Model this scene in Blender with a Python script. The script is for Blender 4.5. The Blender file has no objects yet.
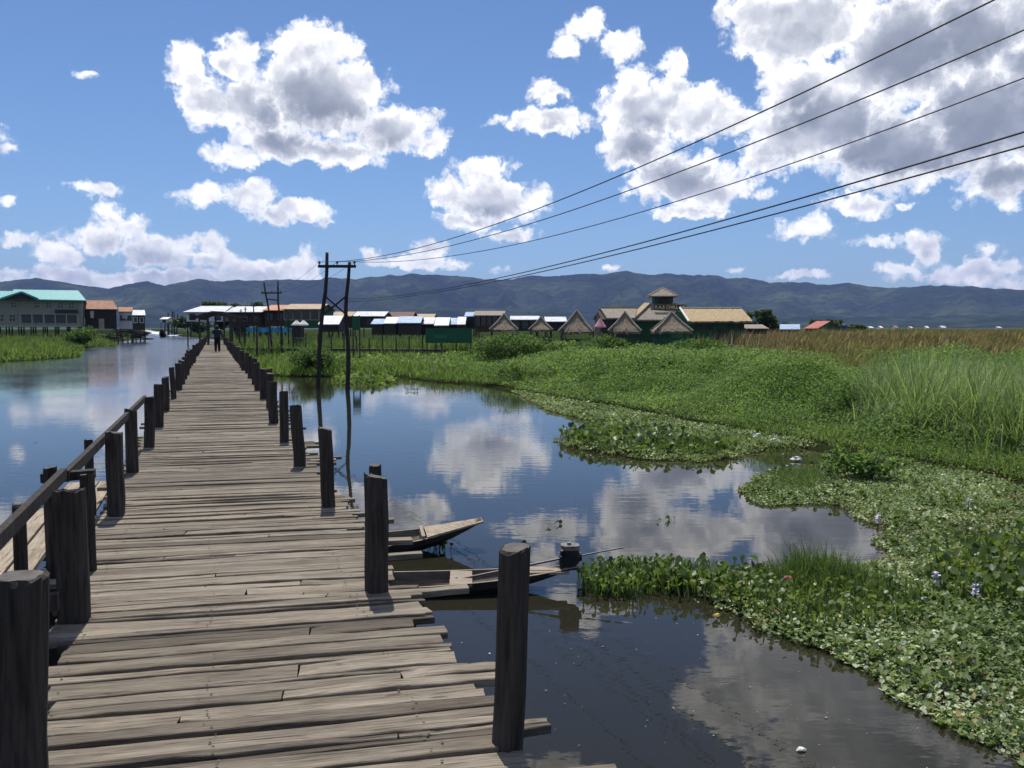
import bpy, math, random
import numpy as np
from mathutils import Vector, Matrix

random.seed(11)
rng = np.random.default_rng(7)
SC = bpy.context.scene
COL = SC.collection
R = math.radians

# ------------------------------------------------------------------ survey
# measurements of the photograph turned into points of the place
PITCH, FPX, CZ = R(3.77), 850.0, 2.6
DECK = 0.95

def ray(x, y):
    u = (x - 512) / FPX
    v = (384 - y) / FPX
    return np.array([u, math.cos(PITCH) + v * math.sin(PITCH), -math.sin(PITCH) + v * math.cos(PITCH)])

def P(x, y, z=0.0):                      # point at height z
    d = ray(x, y)
    t = (z - CZ) / d[2]
    return np.array([d[0] * t, d[1] * t, z])

def D(x, y, Y):                          # point at distance Y
    d = ray(x, y)
    t = Y / d[1]
    return np.array([d[0] * t, Y, CZ + d[2] * t])

# ------------------------------------------------------------------ objects
def tag(o, label=None, cat=None, group=None, kind=None):
    if label: o['label'] = label
    if cat: o['category'] = cat
    if group: o['group'] = group
    if kind: o['kind'] = kind
    return o

def thing(name, label, cat, loc=(0, 0, 0), rz=0.0, group=None):
    o = bpy.data.objects.new(name, None)
    o.empty_display_size = 0.3
    COL.objects.link(o)
    o.location = Vector([float(c) for c in loc])
    o.rotation_euler = (0, 0, rz)
    return tag(o, label, cat, group)

def copy_tree(o, parent=None):
    c = o.copy()
    COL.objects.link(c)
    c.parent = parent
    for ch in list(o.children):
        copy_tree(ch, c)
    return c

def root_of(o):
    while o.parent: o = o.parent
    return o

def link_mesh(name, me, mats, parent=None):
    if not isinstance(mats, (list, tuple)): mats = [mats]
    for m in mats: me.materials.append(m)
    o = bpy.data.objects.new(name, me)
    COL.objects.link(o)
    if parent: o.parent = parent
    return o

class MB:
    """collects shapes, builds ONE mesh object"""
    def __init__(s):
        s.v = []; s.f = []; s.m = []
    def add(s, vs, fs, mi=0):
        b = len(s.v)
        s.v += [tuple(float(c) for c in v) for v in vs]
        for f in fs:
            s.f.append([i + b for i in f]); s.m.append(mi)
        return s
    def box(s, c, size, mat=None, mi=0):
        hx, hy, hz = [q / 2 for q in size]
        vs = [Vector((x, y, z)) for x in (-hx, hx) for y in (-hy, hy) for z in (-hz, hz)]
        if mat is not None: vs = [mat @ v for v in vs]
        c = Vector([float(q) for q in c])
        vs = [v + c for v in vs]
        return s.add(vs, [(0, 1, 3, 2), (4, 6, 7, 5), (0, 4, 5, 1), (2, 3, 7, 6), (0, 2, 6, 4), (1, 5, 7, 3)], mi)
    def beam(s, a, b, w, h, mi=0, up=(0, 0, 1)):
        a, b = Vector([float(q) for q in a]), Vector([float(q) for q in b])
        d = (b - a); L = d.length; d.normalize()
        u = Vector(up)
        if abs(d.dot(u)) > .98: u = Vector((1, 0, 0))
        x = d.cross(u).normalized(); z = x.cross(d).normalized()
        M = Matrix((x, d, z)).transposed()
        return s.box((a + b) / 2, (w, L, h), M, mi)
    def tube(s, pts, rad, n=8, mi=0, cap=True):
        pts = [Vector([float(q) for q in p]) for p in pts]
        if not isinstance(rad, (list, tuple)): rad = [rad] * len(pts)
        vs = []; fs = []
        px = None
        for i, p in enumerate(pts):
            d = (pts[min(i + 1, len(pts) - 1)] - pts[max(i - 1, 0)]).normalized()
            if px is None:
                u = Vector((0, 0, 1)) if abs(d.z) < .9 else Vector((1, 0, 0))
                px = d.cross(u).normalized()
            px = (px - d * px.dot(d)).normalized()
            py = d.cross(px)
            for k in range(n):
                a = 2 * math.pi * k / n
                vs.append(p + (px * math.cos(a) + py * math.sin(a)) * rad[i])
        for i in range(len(pts) - 1):
            for k in range(n):
                a = i * n + k; b = i * n + (k + 1) % n
                fs.append((a, b, b + n, a + n))
        if cap:
            fs.append(tuple(range(n))[::-1]); fs.append(tuple(range((len(pts) - 1) * n, len(pts) * n)))
        return s.add(vs, fs, mi)
    def prism(s, poly, axis, mi=0):
        """closed polygon (3d points) pushed along axis"""
        n = len(poly); a = np.array(axis, float)
        vs = [np.array(p, float) for p in poly] + [np.array(p, float) + a for p in poly]
        fs = [tuple(range(n))[::-1], tuple(range(n, 2 * n))] + [(i, (i + 1) % n, n + (i + 1) % n, n + i) for i in range(n)]
        return s.add(vs, fs, mi)
    def build(s, name, mats, parent=None, smooth=False):
        me = bpy.data.meshes.new(name)
        vs = np.array(s.v, float)
        if parent is not None:           # coordinates are given in the place; store them relative to the root
            r = root_of(parent)
            vs = vs - np.array(r.location)
            # parts of a turned thing are modelled square to it and turn with it
        me.from_pydata([tuple(v) for v in vs], [], s.f)
        o = link_mesh(name, me, mats, parent)
        if max(s.m, default=0) > 0: me.polygons.foreach_set('material_index', s.m)
        if smooth: me.polygons.foreach_set('use_smooth', [True] * len(s.f))
        me.update()
        import bmesh
        bm = bmesh.new(); bm.from_mesh(me)
        bmesh.ops.recalc_face_normals(bm, faces=bm.faces[:])
        bm.to_mesh(me); bm.free()
        return o

def np_mesh(name, verts, faces, mats, parent=None, smooth=False, midx=None):
    """verts (N,3), faces list of index arrays all with one corner count"""
    me = bpy.data.meshes.new(name)
    verts = np.asarray(verts, np.float32)
    if parent is not None: verts = verts - np.array(root_of(parent).location, np.float32)
    faces = np.asarray(faces, np.int32)
    k = faces.shape[1]
    me.vertices.add(len(verts)); me.vertices.foreach_set('co', verts.ravel())
    me.loops.add(faces.size); me.loops.foreach_set('vertex_index', faces.ravel())
    me.polygons.add(len(faces))
    me.polygons.foreach_set('loop_start', np.arange(0, faces.size, k, dtype=np.int32))
    me.polygons.foreach_set('loop_total', np.full(len(faces), k, np.int32))
    if midx is not None: me.polygons.foreach_set('material_index', np.asarray(midx, np.int32))
    if smooth: me.polygons.foreach_set('use_smooth', np.ones(len(faces), bool))
    me.update(calc_edges=True)
    me.validate()
    return link_mesh(name, me, mats, parent)

# ------------------------------------------------------------------ noise
def _hash(ix, iy, seed):
    h = (ix.astype(np.int64) * 374761393 + iy.astype(np.int64) * 668265263 + seed * 974711) & 0x7fffffff
    h = ((h ^ (h >> 13)) * 1274126177) & 0x7fffffff
    return ((h ^ (h >> 16)) & 0xffff) / 65535.0

def vnoise(x, y, seed=0):
    ix = np.floor(x); iy = np.floor(y)
    fx = x - ix; fy = y - iy
    fx = fx * fx * (3 - 2 * fx); fy = fy * fy * (3 - 2 * fy)
    a = _hash(ix, iy, seed); b = _hash(ix + 1, iy, seed); c = _hash(ix, iy + 1, seed); d = _hash(ix + 1, iy + 1, seed)
    return (a * (1 - fx) + b * fx) * (1 - fy) + (c * (1 - fx) + d * fx) * fy

def fbm(x, y, oct=4, seed=0, gain=.5):
    t = 0; a = 1; s = 0
    for i in range(oct):
        t = t + a * vnoise(x * 2 ** i + 17.3 * i, y * 2 ** i - 9.1 * i, seed + i); s += a; a *= gain
    return t / s

def inside(px, py, poly):
    c = np.zeros(px.shape, bool)
    n = len(poly)
    for i in range(n):
        x0, y0 = poly[i][:2]; x1, y1 = poly[(i + 1) % n][:2]
        m = ((y0 > py) != (y1 > py))
        with np.errstate(divide='ignore', invalid='ignore'):
            xi = (x1 - x0) * (py - y0) / (y1 - y0 + 1e-12) + x0
        c ^= m & (px < xi)
    return c

def polydist(px, py, poly):
    d = np.full(px.shape, 1e9)
    n = len(poly)
    for i in range(n):
        x0, y0 = poly[i][:2]; x1, y1 = poly[(i + 1) % n][:2]
        dx, dy = x1 - x0, y1 - y0
        t = np.clip(((px - x0) * dx + (py - y0) * dy) / (dx * dx + dy * dy + 1e-12), 0, 1)
        d = np.minimum(d, np.hypot(px - x0 - t * dx, py - y0 - t * dy))
    return d

def sdpoly(px, py, poly):
    return np.where(inside(px, py, poly), 1, -1) * polydist(px, py, poly)

def smooth(a, b, x):
    t = np.clip((x - a) / (b - a), 0, 1)
    return t * t * (3 - 2 * t)

# ------------------------------------------------------------------ materials
def new_mat(name):
    m = bpy.data.materials.new(name); m.use_nodes = True
    nt = m.node_tree; nt.nodes.clear()
    out = nt.nodes.new('ShaderNodeOutputMaterial')
    b = nt.nodes.new('ShaderNodeBsdfPrincipled')
    nt.links.new(b.outputs[0], out.inputs[0])
    return m, nt, b, out

def N(nt, t, **kw):
    n = nt.nodes.new(t)
    for k, v in kw.items():
        if k.startswith('i_'):
            key = k[2:]
            n.inputs[int(key) if key.isdigit() else key].default_value = v
        else: setattr(n, k, v)
    return n

def ramp(nt, src, stops):
    r = nt.nodes.new('ShaderNodeValToRGB')
    e = r.color_ramp.elements
    while len(e) > 1: e.remove(e[0])
    e[0].position = stops[0][0]; e[0].color = (*stops[0][1], 1)
    for p, c in stops[1:]:
        k = e.new(p); k.color = (*c, 1)
    if src is not None: nt.links.new(src, r.inputs[0])
    return r

def mat_plain(name, c, rough=.8, var=.35, scale=6.0, bump=0.0, bscale=30.0, metal=0.0, stretch=(1, 1, 1), spec=.3):
    """weathered surface: noise between darker and lighter tones of one colour"""
    m, nt, b, out = new_mat(name)
    tc = N(nt, 'ShaderNodeTexCoord')
    mp = N(nt, 'ShaderNodeMapping'); mp.inputs['Scale'].default_value = stretch
    nt.links.new(tc.outputs['Object'], mp.inputs[0])
    n = N(nt, 'ShaderNodeTexNoise', i_Scale=scale, i_Detail=6.0, i_Roughness=.62)
    nt.links.new(mp.outputs[0], n.inputs['Vector'])
    c = np.array(c)
    r = ramp(nt, n.outputs[0], [(.28, tuple(c * (1 - var))), (.5, tuple(c)), (.74, tuple(np.minimum(c * (1 + var), .9)))])
    nt.links.new(r.outputs[0], b.inputs['Base Color'])
    b.inputs['Roughness'].default_value = rough
    b.inputs['Metallic'].default_value = metal
    b.inputs['Specular IOR Level'].default_value = spec
    if bump:
        n2 = N(nt, 'ShaderNodeTexNoise', i_Scale=bscale, i_Detail=4.0)
        nt.links.new(mp.outputs[0], n2.inputs['Vector'])
        bp = N(nt, 'ShaderNodeBump', i_Strength=1.0, i_Distance=bump)
        nt.links.new(n2.outputs[0], bp.inputs['Height'])
        nt.links.new(bp.outputs[0], b.inputs['Normal'])
    return m

def mat_leaf(name, stops, rough=.45, trans=.35, spec=.4, along=None):
    """leaf: colour differs from leaf to leaf and from patch to patch, light shines through"""
    m, nt, b, out = new_mat(name)
    g = N(nt, 'ShaderNodeNewGeometry')
    tc = N(nt, 'ShaderNodeTexCoord')
    n = N(nt, 'ShaderNodeTexNoise', i_Scale=.55, i_Detail=3.0)
    nt.links.new(tc.outputs['Object'], n.inputs['Vector'])
    ma = N(nt, 'ShaderNodeMath', operation='MULTIPLY_ADD'); ma.inputs[1].default_value = 1.3; ma.inputs[2].default_value = -.65
    nt.links.new(n.outputs[0], ma.inputs[0])
    ad = N(nt, 'ShaderNodeMath', operation='ADD')
    nt.links.new(ma.outputs[0], ad.inputs[0]); nt.links.new(g.outputs['Random Per Island'], ad.inputs[1])
    r = ramp(nt, ad.outputs[0], stops)
    nt.links.new(r.outputs[0], b.inputs['Base Color'])
    b.inputs['Roughness'].default_value = rough
    b.inputs['Specular IOR Level'].default_value = spec
    t = N(nt, 'ShaderNodeBsdfTranslucent')
    tm = N(nt, 'ShaderNodeMix', data_type='RGBA', blend_type='MULTIPLY'); tm.inputs[0].default_value = 1
    nt.links.new(r.outputs[0], tm.inputs[6]); tm.inputs[7].default_value = (1.5, 1.48, .95, 1)
    nt.links.new(tm.outputs[2], t.inputs[0])
    mx = N(nt, 'ShaderNodeMixShader'); mx.inputs[0].default_value = trans
    nt.links.new(b.outputs[0], mx.inputs[1]); nt.links.new(t.outputs[0], mx.inputs[2])
    nt.links.new(mx.outputs[0], out.inputs[0])
    return m

def mat_plank(name, lo, hi, ang, fresh=0.0):
    """weathered timber: every board has its own tone; grain, cracks and nail stains run with it"""
    m, nt, b, out = new_mat(name)
    g = N(nt, 'ShaderNodeNewGeometry'); tc = N(nt, 'ShaderNodeTexCoord')
    rnd = g.outputs['Random Per Island']
    mp = N(nt, 'ShaderNodeMapping', vector_type='TEXTURE'); mp.inputs['Rotation'].default_value = (0, 0, ang)
    nt.links.new(tc.outputs['Object'], mp.inputs[0])
    off = N(nt, 'ShaderNodeVectorMath', operation='SCALE', i_Scale=37.0)
    cmb = N(nt, 'ShaderNodeCombineXYZ')
    for i in range(3): nt.links.new(rnd, cmb.inputs[i])
    nt.links.new(cmb.outputs[0], off.inputs[0])
    add = N(nt, 'ShaderNodeVectorMath', operation='ADD')
    nt.links.new(mp.outputs[0], add.inputs[0]); nt.links.new(off.outputs[0], add.inputs[1])
    def sc(v):
        s = N(nt, 'ShaderNodeVectorMath', operation='MULTIPLY'); s.inputs[1].default_value = v
        nt.links.new(add.outputs[0], s.inputs[0]); return s.outputs[0]
    grain = N(nt, 'ShaderNodeTexNoise', i_Scale=1.0, i_Detail=7.0, i_Roughness=.68, i_Distortion=.5)
    nt.links.new(sc((3.2, 75, 75)), grain.inputs['Vector'])
    fine = N(nt, 'ShaderNodeTexNoise', i_Scale=1.0, i_Detail=4.0, i_Roughness=.7)
    nt.links.new(sc((9, 240, 240)), fine.inputs['Vector'])
    crack = N(nt, 'ShaderNodeTexNoise', i_Scale=1.0, i_Detail=2.0, i_Roughness=.5, i_Distortion=.35)
    nt.links.new(sc((1.1, 30, 30)), crack.inputs['Vector'])
    cdist = N(nt, 'ShaderNodeMath', operation='ABSOLUTE'); csub = N(nt, 'ShaderNodeMath', operation='SUBTRACT'); csub.inputs[1].default_value = .57
    nt.links.new(crack.outputs[0], csub.inputs[0]); nt.links.new(csub.outputs[0], cdist.inputs[0])
    cr_ = ramp(nt, cdist.outputs[0], [(0, (.30, .27, .24)), (.010, (.55, .52, .5)), (.022, (1, 1, 1))])
    fr_ = ramp(nt, fine.outputs[0], [(.3, (.66, .64, .62)), (.5, (1, 1, 1)), (.7, (1.22, 1.2, 1.17))])
    blot = N(nt, 'ShaderNodeTexNoise', i_Scale=1.0, i_Detail=5.0, i_Roughness=.6)
    nt.links.new(sc((2.2, 7, 7)), blot.inputs['Vector'])
    base = ramp(nt, rnd, [(0, tuple(lo)), (.3, tuple(np.array(lo) * .55 + np.array(hi) * .45)), (.75, tuple(np.array(hi) * .9)), (1, tuple(hi))])
    gr = ramp(nt, grain.outputs[0], [(.28, (.30, .28, .26)), (.40, (.74, .72, .70)), (.56, (1.0, 1.0, 1.0)), (.75, (1.38, 1.35, 1.30))])
    bl = ramp(nt, blot.outputs[0], [(.3, (.66, .62, .58)), (.52, (1, 1, 1)), (.75, (1.18, 1.15, 1.08))])
    m1 = N(nt, 'ShaderNodeMix', data_type='RGBA', blend_type='MULTIPLY'); m1.inputs[0].default_value = 1
    nt.links.new(base.outputs[0], m1.inputs[6]); nt.links.new(gr.outputs[0], m1.inputs[7])
    m2 = N(nt, 'ShaderNodeMix', data_type='RGBA', blend_type='MULTIPLY'); m2.inputs[0].default_value = 1
    nt.links.new(m1.outputs[2], m2.inputs[6]); nt.links.new(bl.outputs[0], m2.inputs[7])
    # knots and stains
    vor = N(nt, 'ShaderNodeTexVoronoi', feature='F1', i_Scale=1.0, i_Randomness=1.0)
    nt.links.new(sc((1.7, 6.5, 6.5)), vor.inputs['Vector'])
    kr = ramp(nt, vor.outputs['Distance'], [(0.0, (.3, .26, .22)), (.055, (.45, .4, .36)), (.085, (1, 1, 1))])
    m3 = N(nt, 'ShaderNodeMix', data_type='RGBA', blend_type='MULTIPLY'); m3.inputs[0].default_value = .85
    nt.links.new(m2.outputs[2], m3.inputs[6]); nt.links.new(kr.outputs[0], m3.inputs[7])
    m4 = N(nt, 'ShaderNodeMix', data_type='RGBA', blend_type='MULTIPLY'); m4.inputs[0].default_value = 1
    nt.links.new(m3.outputs[2], m4.inputs[6]); nt.links.new(fr_.outputs[0], m4.inputs[7])
    m5 = N(nt, 'ShaderNodeMix', data_type='RGBA', blend_type='MULTIPLY'); m5.inputs[0].default_value = .8
    nt.links.new(m4.outputs[2], m5.inputs[6]); nt.links.new(cr_.outputs[0], m5.inputs[7])
    nt.links.new(m5.outputs[2], b.inputs['Base Color'])
    b.inputs['Roughness'].default_value = .82; b.inputs['Specular IOR Level'].default_value = .25
    bp = N(nt, 'ShaderNodeBump', i_Strength=1.0, i_Distance=.006)
    nt.links.new(grain.outputs[0], bp.inputs['Height']); nt.links.new(bp.outputs[0], b.inputs['Normal'])
    return m

BR = R(19.26)                            # heading of the footbridge, left of north
PLK = R(12.5)                            # boards lie a little off square
M = dict(
    plank=mat_plank('weathered_board', (.105, .088, .067), (.315, .272, .21), PLK),
    bench=mat_plank('pale_board', (.36, .30, .22), (.44, .37, .28), R(90) + BR),
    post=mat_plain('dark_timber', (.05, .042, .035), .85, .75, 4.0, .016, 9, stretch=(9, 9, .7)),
    endgrain=mat_plain('grey_end_grain', (.11, .10, .088), .9, .5, 9.0, .006, 30),
    beam=mat_plain('beam_timber', (.06, .05, .042), .85, .45, 4.0, .004, 20),  # plain dark timber of beams, stilts, frames and jetties
    pole=mat_plain('tarred_pole', (.04, .034, .03), .8, .4, 5.0, .004, 20, stretch=(4, 4, .6)),
    boatdark=mat_plain('pitched_hull', (.028, .025, .023), .5, .4, 5.0, .003, 25, spec=.5),
    boatwood=mat_plain('bare_boat_wood', (.30, .24, .18), .75, .35, 5.0, .003, 30, stretch=(1, 6, 6)),
    boatin=mat_plain('boat_inside', (.15, .125, .10), .8, .4, 5.0, .003, 30, stretch=(1, 6, 6)),
    metal=mat_plain('worn_steel', (.30, .31, .32), .45, .3, 12, metal=.8),
    shaft=mat_plain('dull_steel', (.10, .10, .10), .55, .3, 12, metal=.5),
    iron=mat_plain('oily_iron', (.03, .03, .032), .5, .6, 14, .002, 40, metal=.2),
    wire=mat_plain('cable', (.03, .03, .032), .6, .1),
    porcelain=mat_plain('insulator', (.10, .06, .045), .3, .1),
    thatch=mat_plain('old_thatch', (.26, .205, .145), .95, .4, 5, .05, 26, stretch=(1, 1, .25)),
    straw=mat_plain('pale_thatch', (.46, .35, .20), .95, .25, 4, .04, 22),
    straw2=mat_plain('grey_thatch', (.30, .26, .21), .95, .3, 3, .04, 22),
    teal=mat_plain('teal_sheet', (.15, .42, .40), .55, .16, 2),
    tan=mat_plain('tan_sheet', (.42, .31, .19), .7, .25, 1.2),
    rust=mat_plain('rusty_sheet', (.33, .17, .10), .8, .4, 1.5),
    redroof=mat_plain('red_sheet', (.42, .12, .09), .7, .25, 1.5),
    orange=mat_plain('orange_sheet', (.50, .22, .12), .7, .25, 1.5),
    zinc=mat_plain('zinc_sheet', (.60, .61, .62), .55, .35, 1.6),
    bluezinc=mat_plain('blue_sheet', (.32, .43, .58), .55, .35, 1.6),
    brownroof=mat_plain('brown_sheet', (.16, .085, .065), .8, .3, 1.5),
    white=mat_plain('white_paint', (.74, .74, .72), .7, .1, 1.5),
    canvas=mat_plain('white_canvas', (.75, .73, .68), .8, .06, 2),
    pink=mat_plain('pink_canvas', (.62, .28, .32), .8, .12, 2),
    cyan=mat_plain('blue_tarpaulin', (.05, .30, .46), .5, .2, .8),
    olive=mat_plain('olive_boards', (.31, .30, .22), .85, .3, 2, stretch=(1, 1, 6)),
    darkwall=mat_plain('dark_boards', (.055, .045, .038), .9, .4, 2, stretch=(6, 6, .7)),
    redwall=mat_plain('brown_boards', (.085, .045, .034), .9, .4, 2, stretch=(6, 6, .7)),
    greenwall=mat_plain('green_boards', (.03, .095, .042), .85, .3, 2, stretch=(6, 6, .7)),
    green=mat_plain('green_board_paint', (.016, .10, .045), .6, .2, 1.2),
    greenlt=mat_plain('faded_green_paint', (.05, .16, .10), .6, .2, 3),
    glass=mat_plain('dark_pane', (.02, .022, .025), .15, .2, 2, spec=.5),
    frame=mat_plain('window_trim', (.42, .39, .31), .8, .2, 4),
    concrete=mat_plain('bare_posts', (.22, .21, .19), .9, .3, 3),
    letters=mat_plain('cream_letters', (.66, .56, .30), .7, .1, 3),
    navy=mat_plain('navy_cloth', (.016, .022, .04), .85, .3, 8),
    trousers=mat_plain('black_cloth', (.010, .010, .013), .9, .3, 8),
    skin=mat_plain('skin', (.28, .16, .10), .55, .1, 8),
    hair=mat_plain('black_hair', (.01, .009, .008), .5, .3, 30),
    bag=mat_plain('pale_bag', (.36, .36, .36), .8, .2, 8),
    shoe=mat_plain('dark_shoes', (.012, .012, .012), .6, .2, 8),
    foam=mat_plain('churned_water', (.70, .74, .78), .6, .15, .8),
    lilac=mat_plain('lilac_petals', (.66, .60, .80), .6, .2, 40),
    litter=mat_plain('white_litter', (.72, .70, .64), .6, .15, 20),
    redlit=mat_plain('red_litter', (.42, .13, .08), .6, .2, 20),
    yellow=mat_plain('yellow_litter', (.62, .48, .10), .6, .2, 20),
    bluetank=mat_plain('blue_tank', (.03, .07, .17), .5, .15, 2),
    bark=mat_plain('bark', (.09, .07, .05), .9, .4, 6, .02, 20, stretch=(5, 5, .8)),
)
L = dict(
    hyacinth=mat_leaf('hyacinth_leaf', [(0, (.045, .082, .018)), (.45, (.085, .142, .03)), (.8, (.14, .195, .05)), (1, (.21, .255, .09))], .42, .38, .4),
    hyamat=mat_leaf('mat_leaf', [(0, (0.0647, 0.1089, 0.0296)), (0.35, (0.147, 0.2178, 0.064)), (0.75, (0.2352, 0.3206, 0.117)), (0.92, (0.3881, 0.4477, 0.2464)), (1, (0.6468, 0.6897, 0.5174))], .5, .32, .32),
    thicket=mat_leaf('thicket_leaf', [(0, (0.0665, 0.1221, 0.0342)), (0.5, (0.1301, 0.2155, 0.059)), (1, (0.2439, 0.3376, 0.1087))], .6, .45, .22),
    bush=mat_leaf('bush_leaf', [(0, (0.045, 0.0893, 0.025)), (0.5, (0.087, 0.1613, 0.0374)), (1, (0.15, 0.2376, 0.0624))], .6, .38, .22),
    grass=mat_leaf('grass_blade', [(0, (0.069, 0.1265, 0.0253)), (0.5, (0.1207, 0.1925, 0.046)), (1, (0.1955, 0.264, 0.0747))], .55, .45, .25),
    tall=mat_leaf('tall_grass_blade', [(0, (0.0998, 0.1684, 0.0504)), (0.5, (0.188, 0.2788, 0.0936)), (1, (0.376, 0.4414, 0.216))], .5, .42, .3),
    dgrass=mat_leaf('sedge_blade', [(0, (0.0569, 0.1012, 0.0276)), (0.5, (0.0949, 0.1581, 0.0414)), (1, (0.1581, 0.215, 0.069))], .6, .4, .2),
    reed=mat_leaf('reed_blade', [(0, (0.0988, 0.1404, 0.0363)), (0.5, (0.1728, 0.1966, 0.0605)), (1, (0.2799, 0.2317, 0.0907))], .65, .42, .15),
    reedtip=mat_leaf('reed_plume', [(0, (0.1615, 0.1205, 0.0644)), (0.5, (0.2484, 0.1843, 0.1016)), (1, (0.3478, 0.2693, 0.1693))], .8, .42, .1),
    tree=mat_leaf('tree_leaf', [(0, (.022, .045, .012)), (.5, (.042, .078, .02)), (1, (.075, .115, .03))], .6, .32, .2),
    dry=mat_leaf('dead_leaf', [(0, (.10, .07, .03)), (.5, (.20, .15, .06)), (1, (.36, .29, .13))], .7, .25, .2),
    debris=mat_leaf('floating_bits', [(0, (.10, .10, .06)), (.6, (.30, .30, .22)), (1, (.62, .62, .56))], .5, .1, .4),
)
# ------------------------------------------------------------------ camera, sun, sky
cam_d = bpy.data.cameras.new('camera'); cam = bpy.data.objects.new('camera', cam_d); COL.objects.link(cam)
cam_d.sensor_width = 36; cam_d.lens = FPX / 1024 * 36
cam_d.clip_start = .05; cam_d.clip_end = 60000
cam.location = (0, 0, CZ); cam.rotation_euler = (R(90) - PITCH, 0, 0)
SC.camera = cam
SC.view_settings.view_transform = 'Standard'; SC.view_settings.look = 'None'
SC.view_settings.exposure = 0.0; SC.view_settings.gamma = 1; SC.view_settings.use_curve_mapping = False

SUN_EL, SUN_AZ = R(62), R(-14)           # ahead, a little to the left
sd = bpy.data.lights.new('sun', 'SUN'); sd.energy = 4.7; sd.angle = R(.53); sd.color = (1, .955, .88)
sun = bpy.data.objects.new('sun', sd); COL.objects.link(sun)
sv = Vector((math.sin(SUN_AZ) * math.cos(SUN_EL), math.cos(SUN_AZ) * math.cos(SUN_EL), math.sin(SUN_EL)))
sun.rotation_euler = sv.to_track_quat('Z', 'Y').to_euler(); sun.location = sv * 50

W = bpy.data.worlds.new('World'); SC.world = W; W.use_nodes = True
nt = W.node_tree; nt.nodes.clear()
wout = N(nt, 'ShaderNodeOutputWorld'); bg = N(nt, 'ShaderNodeBackground', i_Strength=.1)
nt.links.new(bg.outputs[0], wout.inputs[0])
sky = N(nt, 'ShaderNodeTexSky', sky_type='NISHITA')
sky.sun_disc = False; sky.sun_elevation = SUN_EL; sky.sun_rotation = SUN_AZ
sky.altitude = 900; sky.air_density = 1.0; sky.dust_density = .25; sky.ozone_density = 2.6

tc = N(nt, 'ShaderNodeTexCoord')
sep = N(nt, 'ShaderNodeSeparateXYZ'); nt.links.new(tc.outputs['Generated'], sep.inputs[0])
def math_(op, a, b=None, c=None, clamp=False):
    n = N(nt, 'ShaderNodeMath', operation=op); n.use_clamp = clamp
    for i, q in enumerate((a, b, c)):
        if q is None: continue
        if isinstance(q, (int, float)): n.inputs[i].default_value = q
        else: nt.links.new(q, n.inputs[i])
    return n.outputs[0]
def vmath(op, a, b=None, c=None, out=0):
    n = N(nt, 'ShaderNodeVectorMath', operation=op)
    for i, q in enumerate((a, b, c)):
        if q is None: continue
        if isinstance(q, (tuple, list)): n.inputs[i].default_value = q
        else: nt.links.new(q, n.inputs[i])
    return n.outputs[out]
def mrange(x, a, b, lo=0.0, hi=1.0, kind='SMOOTHSTEP'):
    n = N(nt, 'ShaderNodeMapRange', interpolation_type=kind)
    n.clamp = True
    nt.links.new(x, n.inputs[0])
    for i, q in enumerate((a, b, lo, hi)): n.inputs[1 + i].default_value = q
    return n.outputs[0]
az = math_('MULTIPLY', math_('ARCTAN2', sep.outputs[0], sep.outputs[1]), 57.2958)
el = math_('MULTIPLY', math_('ARCSINE', sep.outputs[2]), 57.2958)
cb = N(nt, 'ShaderNodeCombineXYZ'); nt.links.new(az, cb.inputs[0]); nt.links.new(el, cb.inputs[1])
p0 = cb.outputs[0]
def noise(vec, scale, detail=4.0, rough=.55, out=0, dim='2D'):
    n = N(nt, 'ShaderNodeTexNoise', noise_dimensions=dim); n.inputs['Scale'].default_value = scale
    n.inputs['Detail'].default_value = detail; n.inputs['Roughness'].default_value = rough
    nt.links.new(vec, n.inputs['Vector']); return n.outputs[out]
def billow(vec, scale, detail=3.0, rough=.5):
    n = N(nt, 'ShaderNodeTexVoronoi', voronoi_dimensions='2D', feature='F1', normalize=True)
    n.inputs['Scale'].default_value = scale; n.inputs['Detail'].default_value = detail
    n.inputs['Roughness'].default_value = rough; n.inputs['Lacunarity'].default_value = 2.2
    nt.links.new(vec, n.inputs['Vector']); return n.outputs['Distance']
w1 = vmath('MULTIPLY_ADD', noise(p0, .16, 3, .55, 1), (3.6, 3.0, 0), (-1.8, -1.5, 0))
w2 = vmath('MULTIPLY_ADD', noise(p0, .9, 4, .6, 1), (1.15, 1.0, 0), (-.575, -.5, 0))
wb = vmath('ADD', vmath('MULTIPLY', w1, (.45, .45, 0)), w2)
pw = vmath('ADD', p0, wb)                # wandering outlines

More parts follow.
